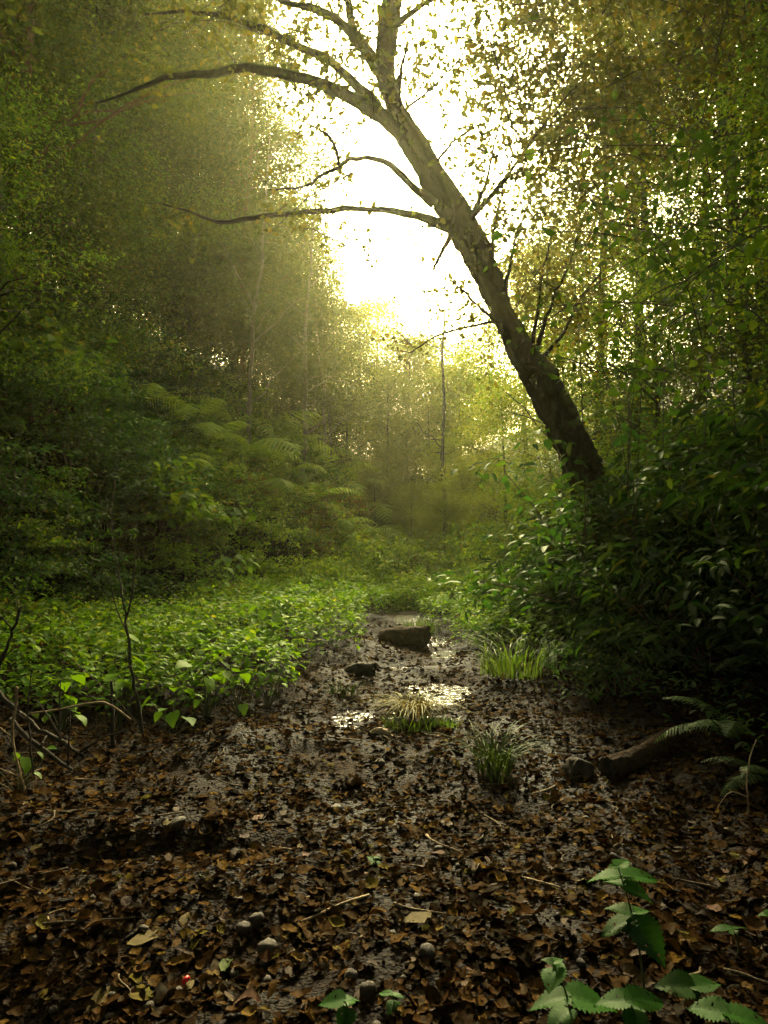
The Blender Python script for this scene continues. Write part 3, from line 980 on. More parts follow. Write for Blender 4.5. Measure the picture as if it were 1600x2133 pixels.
gg = np.random.default_rng(91)
n = 60000
xs, ys = gg.uniform(-6.5, 3.2, n), 5.6 + 17 * gg.random(n) ** 1.3
xl, xr = np.interp(ys, XL_Y, XL_X), np.interp(ys, XR_Y, XR_X)
front = np.interp(xs, [-6.5, -4, -2.4, -1.2, -.6, 5], [6.0, 6.2, 6.6, 6.4, 7.0, 7.5]) + .5 * vn(xs, ys, 1.1, 14)
ok = (~in_bed(xs, ys)) & (xs > xl - .6) & (xs < xr + .3) & (ys > front)
ok &= vn(xs, ys, 2.4, 20) + .35 * vn(xs, ys, .8, 21) > -.36
xs, ys = xs[ok], ys[ok]
hf = lambda x, y: (.30 + .46 * (vn(x, y, .9, 15) + .5) + .24 * vn(x, y, 3.1, 16)) * np.clip((y - 5.2) / 2.2, .3, 1)
cover('low_herbs', 'bright green low herbs filling the gully floor', xs, ys, hf, .095, .62, M['leaf_herb'], 92, None, stems=1600)

sel = (vn(xs, ys, .7, 61) + .4 * vn(xs, ys, 2.6, 62)) > .02
x2, y2 = xs[sel] + gg.normal(0, .05, sel.sum()), ys[sel] + gg.normal(0, .05, sel.sum())
cover('small_leaved_herbs', 'patches of small leaved yellowish herbs mixed into the green field', x2, y2, lambda x, y: hf(x, y) * 1.12 + .04, .05, .6, M['leaf_shrub'], 95, None, updev=.5)
n = 65000
xs, ys = gg.uniform(-13, 1, n), gg.uniform(5, 27, n)
xl = np.interp(ys, XL_Y, XL_X)
ok = (xs < xl + .3) & (xs > xl - 8) & (vn(xs, ys, 1.6, 30) > -.30)
xs, ys = xs[ok], ys[ok]
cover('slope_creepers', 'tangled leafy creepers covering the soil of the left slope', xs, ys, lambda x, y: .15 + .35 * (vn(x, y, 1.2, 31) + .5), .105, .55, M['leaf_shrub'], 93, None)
n = 60000
xs, ys = gg.uniform(1.5, 11, n), gg.uniform(3.6, 27, n)
xr = np.interp(ys, XR_Y, XR_X)
ok = (xs > xr - .15) & (xs < xr + 6) & (vn(xs, ys, 1.6, 33) > -.30)
xs, ys = xs[ok], ys[ok]
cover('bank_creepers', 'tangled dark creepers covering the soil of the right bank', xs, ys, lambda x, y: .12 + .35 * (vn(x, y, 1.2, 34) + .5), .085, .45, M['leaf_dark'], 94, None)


# ------------------------------------------------------------------ ferns
def _pin():
    V, F = [], []
    n = 8
    for i in range(n + 1):
        u = i / n
        wd = .5 * (1 - u) ** .55 if i < n else .02
        V += [(u, wd * (1.15 if i % 2 else .72), -.10 * u * u), (u, 0, .012 - .10 * u * u), (u, -wd * (1.15 if i % 2 else .72), -.10 * u * u)]
    for i in range(n):
        a = i * 3
        F += [(a, a + 1, a + 4, a + 3), (a + 1, a + 2, a + 5, a + 4)]
    return np.array(V), F


T_PIN = _pin()


def frond_mesh(seed, L, arch, npin=17, wid=.25, mat=None):
    g = np.random.default_rng(seed)
    t = np.linspace(0, 1, 14)
    # arching in the x-z plane
    ang = arch[0] + (arch[1] - arch[0]) * t
    dx, dz = np.cos(ang), np.sin(ang)
    path = np.stack([np.r_[0, np.cumsum(dx[:-1])], 0 * t + .03 * np.sin(t * 4 + seed), np.r_[0, np.cumsum(dz[:-1])]], -1) * L / 13
    mb = MB()
    mb.tube(path, np.linspace(.007, .0015, 14), 4, caps=False)
    P, D, N, LL, WW = [], [], [], [], []
    for k in range(npin):
        u = .16 + .84 * k / npin
        c = np.array([np.interp(u, t, path[:, q]) for q in range(3)])
        a = np.interp(u, t, ang)
        tan = np.array((math.cos(a), 0, math.sin(a)))
        nor = np.array((-math.sin(a), 0, math.cos(a)))
        pl = wid * L * math.sin(math.pi * min(1, (u - .1) / .9) ** .62) ** .8 + .012
        for s in (-1, 1):
            d = unit(np.array((0, s, 0)) * .9 + tan * .42 - nor * (.22 + g.normal(0, .06)))
            P.append(c)
            D.append(d)
            N.append(nor + g.normal(0, .15, 3))
            LL.append(pl)
            WW.append(L / npin * .52)
    leaves(mb, T_PIN, np.array(P), np.array(D), np.array(N), np.array(LL), np.array(WW))
    return mb.mesh('frond', mat or M['fern'])


FR = [frond_mesh(k, 1.25, (1.15 - .15 * k, -.75 - .12 * k)) for k in range(4)]
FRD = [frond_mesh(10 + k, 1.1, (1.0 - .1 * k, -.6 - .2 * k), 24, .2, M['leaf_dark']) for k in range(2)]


def fern(label, p, nf, sc, group=None, a0=0, spread=6.28, fr=FR, seed=0, name='bracken_fern'):
    g = np.random.default_rng(seed + 300)
    o = thing(name, label, 'fern', p, 0, sc, group)
    nf = max(4, int(nf * .85))
    for k in range(nf):
        a = a0 + spread * (k + g.uniform(-.3, .3)) / nf
        f = obj('frond', fr[g.integers(len(fr))], o, (0, 0, 0), a, g.uniform(.75, 1.1))
        f.rotation_euler = (g.normal(0, .15), g.normal(0, .15), a)
    return o


FP = [(505, 985, 14.2, 9, 1.0, 'sunlit bracken fern with arching fronds at the middle of the left slope'),
      (560, 940, 15.2, 9, 1.0, 'yellow green bracken fern at the slope crest below the thin trunk'),
      (440, 955, 13.4, 7, .8, 'bracken fern left of the big sunlit one'),
      (290, 880, 13.2, 7, .75, 'lone fern high on the dark part of the left slope'),
      (600, 1010, 15.6, 8, .85, 'bracken fern hanging down right of the big sunlit one'),
      (640, 960, 17.2, 7, .8, 'bracken fern where the slope crest meets the haze'),
      (370, 1020, 11.8, 6, .7, 'dim fern on the lower left slope'),
      (760, 1070, 19.0, 8, .95, 'hazy bracken fern on the far slope end'),
      (820, 1120, 20.5, 8, .9, 'bright bracken fern at the foot of the far slope'),
      (720, 1030, 18.4, 7, .8, 'hazy bracken fern above the far slope end'),
      (860, 1150, 21.5, 7, .7, 'small bright fern lowest beside the gully'),
      (790, 1150, 18.6, 6, .7, 'fern under the bright far bracken'),
      (940, 1110, 22.5, 6, .7, 'small hazy fern right of the gully end'),
      (480, 900, 15, 7, .85, 'bracken fern above the big sunlit one at the slope crest'), (545, 1060, 15, 7, .8, 'bracken fern drooping below the big sunlit one'),
      (680, 1010, 16, 7, .85, 'bright bracken fern between the sunlit one and the far slope end'), (640, 1080, 16, 6, .75, 'small bracken fern among the golden brown shrubs'),
      (410, 900, 14, 6, .75, 'bracken fern between the lone fern and the slope crest'), (770, 1120, 18, 7, .75, 'bracken fern just left of the bright one at the slope foot'),
      (700, 1120, 17, 6, .7, 'low bracken fern above the back edge of the herb field'), (590, 975, 15, 7, .85, 'bracken fern touching the right side of the big sunlit one')]
for k, (px, py, d, nf, sc, lab) in enumerate(FP):
    p = gnd(px, py + 45)
    fern(lab, (p[0], p[1], p[2] + .85), nf, sc * (1.1 + .04 * p[1]), 'bracken ferns on the left slope', k, seed=k)
for k, (px, py, d, sc, a0, lab) in enumerate([(1540, 1480, 5.0, .55, 2.4, 'dark fern with one long arching frond above the rotten log'), (1600, 1560, 4.6, .4, 2.2, 'dark fern at the right edge below the arching one'),
                                              (1440, 1290, 7.0, .55, 2.0, 'dark fern deep in the shade of the right bank'), (1600, 1330, 5.6, .5, 2.3, 'dim fern at the right edge above the arching one')]):
    p = at(px, py, d)
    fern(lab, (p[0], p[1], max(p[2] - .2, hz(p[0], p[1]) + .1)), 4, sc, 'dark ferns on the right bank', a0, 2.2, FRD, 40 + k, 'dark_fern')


# ------------------------------------------------------------------ grasses
def blades(mb, n, r, h, wd, lean, g, droopy=.6, arc=6):
    for _ in range(n):
        a = g.uniform(0, 6.28)
        b = np.array((r * math.sqrt(g.random()) * math.cos(a), r * math.sqrt(g.random()) * math.sin(a), -.02))
        a2 = a + g.normal(0, .8)
        hh = h * g.uniform(.55, 1.15)
        ln = lean * g.uniform(.3, 1.3) * hh
        d = np.array((math.cos(a2), math.sin(a2), 0))
        s = np.array((-d[1], d[0], 0))
        V = []
        for t in np.linspace(0, 1, arc):
            c = b + d * ln * t ** 1.8 + np.array((0, 0, hh * (t - droopy * t ** 2.6 * .55)))
            ww = wd * (1 - t ** 2.5) * .5 + .0006
            V += [c - s * ww, c + s * ww]
        L = []
        for i in range(arc - 1):
            L += [2 * i, 2 * i + 1, 2 * i + 3, 2 * i + 2]
        mb.add(V, L, [4] * (arc - 1))


def tuft(label, p, spec, seed, name='grass_tuft', mound=None, sc=1):
    g = np.random.default_rng(seed)
    o = thing(name, label, 'grass tuft', p, 0, sc)
    for nm, n, r, h, wd, lean, dr, mat, off in spec:
        mb = MB()
        blades(mb, n, r, h, wd, lean, g, dr)
        obj(nm, mb.mesh(nm, mat), o, off)
    if mound:
        mb = MB()
        t = np.linspace(0, 1, 7)
        mb.tube(np.stack([0 * t, 0 * t, -.05 + mound[1] * .8 * t], -1), mound[0] * np.sqrt(np.maximum(1 - t ** 2, .01)) * 1.0, 22, rough=.2, rg=g, ridge=.7)
        obj('root_mound', mb.mesh('root_mound', M['rot'], True), o)
    return o


tuft('tuft of straw coloured drooping blades over fresh green grass in mid stream', gnd(862, 1512),
     [('dry_blades', 240, .16, .34, .007, 1.1, 1.35, M['straw'], (0, .08, .1)), ('green_blades', 170, .26, .20, .010, .5, .5, M['grass'], (0, -.08, .0))], 1, mound=(.24, .16))
tuft('small bright green tuft beside the straw coloured one', gnd(930, 1520), [('green_blades', 60, .10, .16, .012, .6, .6, M['grass'], (0, 0, 0))], 2)
tuft('dark clump of upright rushes on a muddy mound', gnd(1030, 1625), [('dark_blades', 120, .12, .46, .008, .75, .8, M['rush'], (0, 0, .05)), ('green_blades', 8, .08, .34, .012, .4, .3, M['grass'], (0, -.1, .0))],
     3, 'rush_clump', (.17, .15))
tuft('tall bright clump of sword shaped leaves at the stream edge on the right', gnd(1085, 1400),
     [('green_blades', 130, .44, .62, .015, .75, .75, M['grass'], (0, 0, 0)), ('dry_blades', 24, .3, .3, .012, 1.2, 1.2, M['straw'], (-.1, -.2, 0))], 4, 'iris_clump')
tuft('smaller sword leaved clump left of the tall bright one', gnd(1040, 1405), [('green_blades', 60, .22, .40, .012, .6, .7, M['grass'], (0, 0, 0))], 5, 'iris_clump')
tuft('bright grass tuft behind the fallen log', gnd(880, 1315), [('green_blades', 170, .36, .38, .014, .6, .7, M['grass'], (0, 0, 0))], 6)
tuft('dark grassy clod at the left stream bank', gnd(715, 1450), [('dark_blades', 60, .14, .26, .008, .7, .8, M['rush'], (0, 0, 0))], 7, mound=(.16, .12))


# ------------------------------------------------------------------ logs
def log(name, label, a, b, r0, r1, seed, mat, cat='log', seg=26, bend=.04, endmat=None, ridge=.35):
    g = np.random.default_rng(seed)
    a, b = np.asarray(a, float), np.asarray(b, float)
    t = np.linspace(0, 1, 18)[:, None]
    path = a + (b - a) * t + np.cumsum(g.normal(0, .006, (18, 3)), 0) + np.array((0, 0, bend)) * t * (1 - t) * 4
    o = thing(name, label, cat, a)
    mb = MB()
    lump = 1 + .05 * np.interp(t[:, 0], np.linspace(0, 1, 7), g.normal(0, 1, 7))
    rad = (r0 + (r1 - r0) * t[:, 0]) * lump
    mb.tube(path - a, rad, seg, caps=False, rough=.08, rg=g, ridge=ridge)
    obj('bark', mb.mesh('bark', mat, True), o)
    for e, rr, s in ((0, rad[0], -1), (17, rad[-1], 1)):
        d = unit(path[1] - path[0]) if e == 0 else unit(path[-1] - path[-2])
        c = path[e] - a
        u = unit(np.cross(d, (0, 0, 1.)))
        v = np.cross(u, d)
        V, L, C = [c - d * s * .03], [], []
        m = 18
        for ring in (.4, .75, 1.0):
            for k in range(m):
                th = k * 2 * math.pi / m
                V.append(c + rr * ring * .99 * (math.cos(th) * u + math.sin(th) * v) + d * s * g.uniform(-.02, .03))
        for k in range(m):
            L += [0, 1 + k, 1 + (k + 1) % m]
            C.append(3)
        for ri in range(2):
            for k in range(m):
                L += [1 + ri * m + k, 1 + (ri + 1) * m + k, 1 + (ri + 1) * m + (k + 1) % m, 1 + ri * m + (k + 1) % m]
                C.append(4)
        obj('broken_end', mk('broken_end', V, L, C, endmat or M['wood_end']), o)
    return o


pl = gnd(845, 1342)
log('fallen_log', 'short thick fallen log lying across the stream with a dark broken end', (pl[0] - .38, pl[1] + .22, pl[2] + .07), (pl[0] + .33, pl[1] - .18, pl[2] + .11), .10, .145, 1, M['rot'], ridge=.7)
p2 = gnd(765, 1415)
log('fallen_log', 'small dark log stub at the left stream bank', (p2[0] - .22, p2[1] + .05, p2[2] + .06), (p2[0] + .12, p2[1] - .03, p2[2] + .07), .07, .08, 2, M['bark_dark'])
pa, pb = gnd(1262, 1622), gnd(1420, 1552)
log('rotten_log', 'rotten brown log lying in the leaves at the foot of the right bank', pa + (0, 0, .075), pb + (0.05, .1, .06), .072, .055, 3, M['log_bark'], bend=.0, ridge=.55)
ps = gnd(1200, 1612)
sg = np.random.default_rng(8)
so = thing('tree_stump', 'small dark rotten stub half sunk in the leaves left of the brown log', 'stump', ps)
mb = MB()
t = np.linspace(0, 1, 9)
mb.tube(np.stack([.05 * t, .02 * t, -.06 + .15 * t], -1), .115 * (1 - .6 * t ** 2) + .004, 24, rough=.35, rg=sg, ridge=1.2)
obj('wood', mb.mesh('wood', M['bark_dark'], True), so)
pm = gnd(800, 1535)
log('bark_piece', 'yellowish piece of bark lying behind the rushes', pm + (-.09, 0, .02), pm + (.11, -.02, .03), .03, .022, 5, M['twig_pale'], 'bark')


# ------------------------------------------------------------------ twigs, sapling, creepers
def twig(label, pts, w0, w1, mat='twig', name='dead_branch', group=None, cat='branch', side=()):
    """pts: (px, py, d)"""
    P = np.array([at(*p) for p in pts])
    S = spline(P, 4 * len(P))
    o0 = S[0].copy()
    mb = MB()
    mb.tube(S - o0 + rng.normal(0, w0 * .22, S.shape), np.linspace(w0, w1, len(S)) * .8, 7, rough=.4)
    o = thing(name, label, cat, o0, group=group)
    obj('stem', mb.mesh('stem', M[mat], True), o)
    if not side and w0 > .0075 and cat == 'branch':
        for q in range(3):
            i = int(len(S) * random.uniform(.3, .9))
            b = S[i] - o0
            d = np.array((random.gauss(0, 1), random.gauss(0, .6), abs(random.gauss(.3, .7))))
            d = d / np.linalg.norm(d) * random.uniform(.12, .35)
            m2 = MB()
            m2.tube(np.array([b, b + d * .5 + np.array((0, 0, .02)), b + d]), [w1 * .55, w1 * .4, .0015], 5)
            obj('side_branch', m2.mesh('side_branch', M[mat], True), o)
    for sp_ in side:
        Q = spline(np.array([at(*p) for p in sp_[0]]), 8)
        m2 = MB()
        m2.tube(Q - o0, np.linspace(sp_[1], .002, 8), 5)
        obj('side_branch', m2.mesh('side_branch', M[mat], True), o)
    return o


twig('bare thin sapling with a forked top standing before the herb field', [(298, 1530, 6.0), (285, 1450, 6.0), (270, 1370, 6.0), (262, 1290, 6.02), (245, 1180, 6.05), (233, 1085, 6.1)], .020, .003, 'bark_dark',
     'bare_sapling', None, 'sapling', [([(262, 1290, 6.02), (275, 1240, 6.0), (282, 1150, 5.95), (286, 1090, 5.95)], .010), ([(265, 1320, 6.0), (240, 1260, 6.05), (228, 1200, 6.1)], .007),
                                       ([(245, 1180, 6.05), (262, 1120, 6.1), (258, 1060, 6.1)], .005)])
twig('dark stub of a broken sapling left of the bare one', [(236, 1560, 5.6), (234, 1490, 5.6), (232, 1420, 5.62)], .022, .012, 'bark_dark', 'sapling_stub', None, 'sapling')
twig('dark dead stem leaning in from the left edge before the herbs', [(-40, 1450, 4.6), (0, 1385, 4.6), (25, 1320, 4.65), (45, 1262, 4.7)], .016, .010, 'bark_dark')
twig('dark fallen branch sloping down right from the left edge', [(-40, 1410, 4.5), (20, 1465, 4.45), (90, 1525, 4.4), (178, 1572, 4.35)], .022, .014, 'bark_dark')
twig('second dark branch lying on the leaves below the sloping one', [(20, 1500, 4.3), (85, 1560, 4.2), (150, 1602, 4.15)], .018, .012, 'bark_dark')
twig('pale thin upright twig near the left edge', [(36, 1430, 4.2), (32, 1470, 4.2), (26, 1530, 4.15), (34, 1580, 4.1), (52, 1648, 4.0)], .010, .007, 'twig_pale')
twig('pale bent twig arching before the herbs', [(60, 1487, 4.8), (120, 1478, 4.8), (170, 1468, 4.8), (215, 1463, 4.85), (245, 1478, 4.85), (272, 1500, 4.9)], .006, .010, 'twig_pale')
twig('dry twig rising right of the bare sapling', [(318, 1512, 5.6), (340, 1488, 5.6), (366, 1460, 5.65)], .006, .003)
twig('long dry stem crossing the herbs left of the sapling', [(130, 1358, 5.6), (180, 1400, 5.6), (240, 1455, 5.6), (282, 1500, 5.6)], .005, .004)
twig('thin dark stem standing at the left edge', [(70, 1610, 4.1), (62, 1540, 4.1), (58, 1480, 4.15), (66, 1400, 4.2)], .008, .004, 'bark_dark')
twig('thin dark upright stem right of the pale twig', [(124, 1540, 4.8), (124, 1470, 4.8), (126, 1420, 4.85)], .007, .005, 'bark_dark')
twig('pale hooked twig standing on the right bank edge', [(1560, 1700, 3.8), (1556, 1640, 3.8), (1560, 1590, 3.85), (1575, 1540, 3.9)], .006, .003, 'twig_pale', side=[([(1556, 1660, 3.8), (1520, 1650, 3.75), (1490, 1690, 3.7)], .003)])
twig('thin vine stem arching down the right bank', [(1480, 1080, 6.2), (1510, 1150, 6.0), (1570, 1220, 5.8), (1600, 1300, 5.6)], .006, .004)
for k, (a, b, c) in enumerate([((60, 930, 9), (45, 1050, 8.8), (5, 1200, 8.6)), ((95, 940, 9), (70, 1060, 8.8), (40, 1190, 8.6)), ((30, 940, 9), (30, 1040, 8.9), (-10, 1130, 8.7)),
                               ((150, 960, 9.3), (140, 1080, 9), (110, 1190, 8.8)), ((205, 1000, 9.6), (212, 1090, 9.5), (190, 1180, 9.2)), ((240, 1000, 9.8), (232, 1100, 9.5), (250, 1200, 9.3))]):
    twig(['dry creeper hanging down the left slope, nearest the edge', 'dry creeper hanging right of the first on the left slope', 'dry creeper leaving the picture at the left edge',
          'straight dry creeper hanging over the dry brush', 'dry creeper under the dark shrubs left of the sapling', 'dry creeper behind the bare sapling'][k], [a, b, c], .006, .003, 'twig', 'hanging_creeper', 'creepers hanging down the left slope', 'creeper')

# dry brush at the foot of the left slope
g = np.random.default_rng(12)
db = thing('dry_brush', 'tangle of dry reddish brown stems at the foot of the left slope', 'brush', tuple(gnd(90, 1290)))
mb, mb2 = MB(), MB()
o0 = np.array(db.location)
for k in range(230):
    c = at(g.normal(70, 70), 1230, g.normal(8.6, .35))
    a = np.array((c[0], c[1], hz(c[0], c[1]) + abs(g.normal(0, .22))))
    d = g.normal(0, 1, 3) * (.3, .15, .25)
    t = np.linspace(0, 1, 6)[:, None]
    mb.tube(a + d * t + np.array((0, 0, -.25)) * t ** 2 + np.array((0, 0, .25)) * t - o0, np.linspace(.003, .0015, 6), 3, caps=False)
obj('stems', mb.mesh('stems', M['twig'], True), db)
P = np.array([at(g.normal(70, 75), 1230, g.normal(8.6, .35)) for _ in range(420)])
P[:, 2] = H(P[:, 0], P[:, 1]) + np.abs(g.normal(.05, .25, len(P)))
P = P - o0
tmpl_scatter(mb2, T_OV, P, .07, .4, g, .6, .8)
obj('withered_leaves', mb2.mesh('withered_leaves', M['leaf_gold']), db)

# ------------------------------------------------------------------ broad leaved plants
T_BIG = (np.array([(0, 0, 0), (-.06, .22, .02), (.12, .46, .04), (.4, .47, .05), (.72, .26, .0), (1, 0, -.16), (.72, -.26, .0), (.4, -.47, .05), (.12, -.46, .04), (-.06, -.22, .02), (.35, 0, -.02), (.7, 0, -.05)]),
         [(0, 10, 3, 2, 1), (10, 11, 4, 3), (11, 5, 4), (0, 9, 8, 7, 10), (10, 7, 6, 11), (11, 6, 5)])


def broad(label, p, n, hgt, rad, leaf, seed, name='broad_leaved_plant', mat='leaf_herb', group=None):
    g = np.random.default_rng(seed)
    o = thing(name, label, 'plant', p, group=group)
    st = MB()
    for k in range(n):
        a = g.uniform(0, 6.28)
        q = rad * math.sqrt(g.random())
        tip = np.array((q * math.cos(a), q * math.sin(a), hgt * g.uniform(.35, 1.05)))
        t = np.linspace(0, 1, 5)[:, None]
        st.tube(np.array((0, 0, -.03)) + tip * t * (t * .5 + .5) + np.array((0, 0, .1)) * t * (1 - t), np.linspace(.006, .003, 5), 4, caps=False)
        mb = MB()
        d = np.array([(math.cos(a), math.sin(a), g.uniform(-1.2, .1))])
        nn = np.array([(g.normal(0, .3), g.normal(0, .3), 1.)])
        l = leaf * g.uniform(.45, .95)
        leaves(mb, T_BIG, np.zeros((1, 3)), d, nn, [l], [l * .8])
        obj('leaf', mb.mesh('leaf', M[mat]), o, tuple(tip))
    obj('stems', st.mesh('stems', M['stem'], True), o)
    return o


bp = gnd(460, 1262)
broad('large leaved bright green bush at the foot of the left slope', (bp[0], bp[1], bp[2]), 60, 1.0, .75, .24, 1)
p = at(1, 1, 1)
for k, (px, py, d, n, hg, rd, lf, lab) in enumerate([
        (620, 1200, 14, 8, .9, .3, .25, 'plant with a few big pale leaves above the herbs'), (545, 1330, 8.6, 9, .7, .2, .2, 'upright broad leaved herb in the middle of the herb field'),
        (430, 1520, 6.3, 14, .5, .3, .17, 'broad leaved herb at the front edge of the herb field'), (365, 1515, 6.1, 10, .45, .25, .17, 'broad leaved herb just right of the bare sapling'),
        (500, 1520, 6.4, 8, .4, .2, .15, 'broad leaved herb at the right end of the front edge'), (250, 1440, 6.4, 8, .75, .25, .2, 'broad leaved herb behind the bare sapling'),
        (560, 1470, 7.0, 9, .5, .25, .15, 'broad leaved herb beside the stream bank'), (130, 1480, 6.0, 9, .45, .25, .16, 'broad leaved herb behind the pale bent twig'),
        (40, 1560, 4.6, 7, .3, .2, .12, 'small herb with yellowing leaves at the left edge'), (1150, 1390, 8.4, 14, .5, .35, .12, 'pale leaved herb right of the tall sword leaved clump'),
        (1215, 1360, 8.0, 12, .6, .35, .14, 'leafy herb at the foot of the right bank')]):
    q = at(px, py, d)
    broad(lab, (q[0], q[1], hz(q[0], q[1])), n, hg, rd, lf, 20 + k, group='broad leaved herbs')

# vine curtain with broad leaves on the right
g = np.random.default_rng(31)
vine = thing('climbing_vine', 'broad leaved vine hanging before the right trees, its leaves bright against the shade', 'vine', tuple(at(1450, 700, 6.5)))
o0 = np.array(vine.location)
vb, vs_ = MB(), MB()
for k in range(80):
    c = at(*[(g.uniform(1250, 1640), g.uniform(330, 830), g.uniform(5.6, 8.0)), (g.uniform(1380, 1640), g.uniform(250, 640), g.uniform(5.2, 7.5))][k % 2])
    m = int(g.uniform(8, 20))
    t = np.linspace(0, 1, 7)[:, None]
    d = np.array((g.normal(-.3, .4), g.normal(0, .3), g.normal(.1, .3)))
    path = c + d * t + np.array((0, 0, -.3)) * t ** 2
    vs_.tube(path - o0, np.linspace(.006, .003, 7), 4, caps=False)
    u = g.random(m)[:, None]
    P = c + d * u + np.array((0, 0, -.3)) * u ** 2 + g.normal(0, .09, (m, 3)) - o0
    tmpl_scatter(vb, T_BIG, P, .08, .85, g, .7, .7)
obj('stems', vs_.mesh('stems', M['bark_dark'], True), vine)
obj('foliage', vb.mesh('foliage', M['leaf_vine']), vine)

# thin wooden stems of the right thicket
for k in range(14):
    px, py = g.uniform(1180, 1620), g.uniform(900, 1350)
    d = g.uniform(6.5, 10)
    h_ = g.uniform(250, 700)
    bend = g.normal(0, 45)
    twig(unique('thin dark thicket stem', at(px, py - h_ / 2, d), 'thin dark stem in the thicket of the right bank'), [(px, py, d), (px + bend * .3, py - h_ * .35, d + .1), (px + bend * .7, py - h_ * .7, d + .2), (px + bend * 1.5, py - h_, d + .2)],
         .008, .003, 'bark_dark', 'thicket_stem', 'thin stems in the right thicket', 'stem')


# ------------------------------------------------------------------ nettles in the foreground
def nettle_leaf(seed, L, mat):
    """serrated, creased leaf along +x"""
    g = np.random.default_rng(seed)
    n, m = 22, 4
    V = []
    for i in range(n + 1):
        u = i / n
        wd = .42 * (math.sin(math.pi * u ** .62) ** .85 if 0 < u < 1 else 0) + .004
        for j in range(-m, m + 1):
            v = j / m
            e = wd
            if abs(j) == m:
                e *= 1 + (.16 if i % 2 else -.10)
            crease = .012 * math.cos((u * 7 - abs(v) * 1.6) * 2 * math.pi)
            z = .10 * abs(v) * wd * 2 - .14 * u * u + crease * (1 - abs(v) * .3) + .03 * math.sin(u * 5 + seed) * v
            V.append((u - .10 * (abs(v) ** 1.5) * (1 - u), v * e, z))
    k = 2 * m + 1
    F = []
    holes = {(g.integers(5, n - 4), g.integers(1, 2 * m - 1)) for _ in range(2)}
    for i in range(n):
        for j in range(2 * m):
            if (i, j) in holes:
                continue
            a = i * k + j
            F += [a, a + k, a + k + 1, a + 1]
    return mk('leaf', np.array(V) * L, F, [4] * (len(F) // 4), mat, True)


NL = [nettle_leaf(k, 1.0, M['leaf_nettle']) for k in range(5)]


def nettle(label, base, top, leafs, seed):
    """leafs: (height fraction, azimuth deg (0 = +x, 90 = away), length, pitch)"""
    g = np.random.default_rng(seed)
    base, top = np.asarray(base, float), np.asarray(top, float)
    o = thing('nettle_plant', label, 'nettle', base, group='nettles in the foreground')
    v = top - base
    t = np.linspace(0, 1, 8)[:, None]
    path = v * t + np.array((.02, 0, 0)) * np.sin(t * 3)
    mb = MB()
    mb.tube(path - np.array((0, 0, .02)) * (1 - t), np.linspace(.0045, .002, 8), 6)
    obj('stem', mb.mesh('stem', M['stem'], True), o)
    for h_, a, L, p_ in leafs:
        c = v * h_ + np.array((.02, 0, 0)) * math.sin(h_ * 3)
        f = obj('leaf', NL[g.integers(5)], o, tuple(c), scale=L * .76)
        f.rotation_euler = (g.normal(0, .12), -R(p_), R(a))
    return o


def nplace(bx, by, tx, ty, dd=0):
    b = gnd(bx, by)
    return b, at(tx, ty, b[1] + dd)


b, t_ = nplace(1345, 2090, 1285, 1805, .05)
nettle('tallest nettle with three tiers of toothed leaves at lower right', b, t_, [(1, 40, .085, 10), (1, 200, .05, 10), (.93, 175, .15, -5), (.93, 5, .17, -2), (.86, -30, .13, -15), (.86, 140, .10, 0),
                                                                         (.60, 190, .16, -12), (.60, -55, .20, -35), (.66, 160, .12, 5), (.66, 20, .10, 0)], 1)
b, t_ = nplace(1190, 2150, 1150, 2005)
nettle('small bright nettle left of the tallest one', b, t_, [(1, 160, .05, 10), (1, 30, .06, 5), (.9, 240, .12, -10), (.9, 60, .07, 5), (.5, 185, .17, -8), (.5, -5, .20, -6), (.3, 215, .14, -10)], 2)
b, t_ = nplace(1440, 2140, 1440, 2055)
nettle('nettle with spread leaves right of the tallest stem', b, t_, [(1, 175, .15, 2), (1, 10, .13, 5), (.9, 90, .08, 15), (.85, 250, .05, 0)], 3)
b, t_ = nplace(1310, 2180, 1310, 2085)
nettle('low nettle at the bottom edge below the tallest one', b, t_, [(1, 170, .14, -5), (1, 15, .16, -5), (.8, 260, .12, -20), (.7, 80, .1, 0)], 4)
b, t_ = nplace(1520, 2200, 1510, 2110)
nettle('nettle cut off at the bottom right corner', b, t_, [(1, 150, .15, -4), (1, -20, .17, -4), (.8, 60, .1, 0)], 5)
b, t_ = nplace(1530, 1995, 1525, 1935)
nettle('small nettle near the right edge in the dark litter', b, t_, [(1, 170, .11, -4), (1, 20, .08, 0), (.8, 90, .06, 0)], 6)
b, t_ = nplace(1610, 1960, 1605, 1905)
nettle('nettle half hidden by the right edge', b, t_, [(1, 170, .07, -4), (1, 60, .08, 0)], 7)
b, t_ = nplace(715, 2150, 715, 2082)
nettle('low nettle at the bottom edge left of centre', b, t_, [(1, 180, .11, -6), (1, 10, .07, -4), (.7, 250, .10, -20), (.8, 70, .06, 0)], 8)
b, t_ = nplace(815, 2120, 812, 2072)
nettle('tiny nettle near the bottom edge right of the low one', b, t_, [(1, 150, .06, -4), (1, -10, .06, 0), (.7, 240, .07, -10)], 9)
b, t_ = nplace(775, 1812, 775, 1788)
nettle('tiny green seedling alone in the leaf litter', b, t_, [(1, 20, .06, 0), (1, 140, .05, 5), (1, 260, .06, 0), (.6, 80, .05, 0), (.6, 200, .05, 0), (.6, 320, .05, 0)], 10)
b, t_ = nplace(1070, 1965, 1062, 1895)
nettle('thin nearly leafless seedling in the litter left of the nettles', b, t_, [(1, 20, .015, 0), (1, 200, .015, 0)], 11)

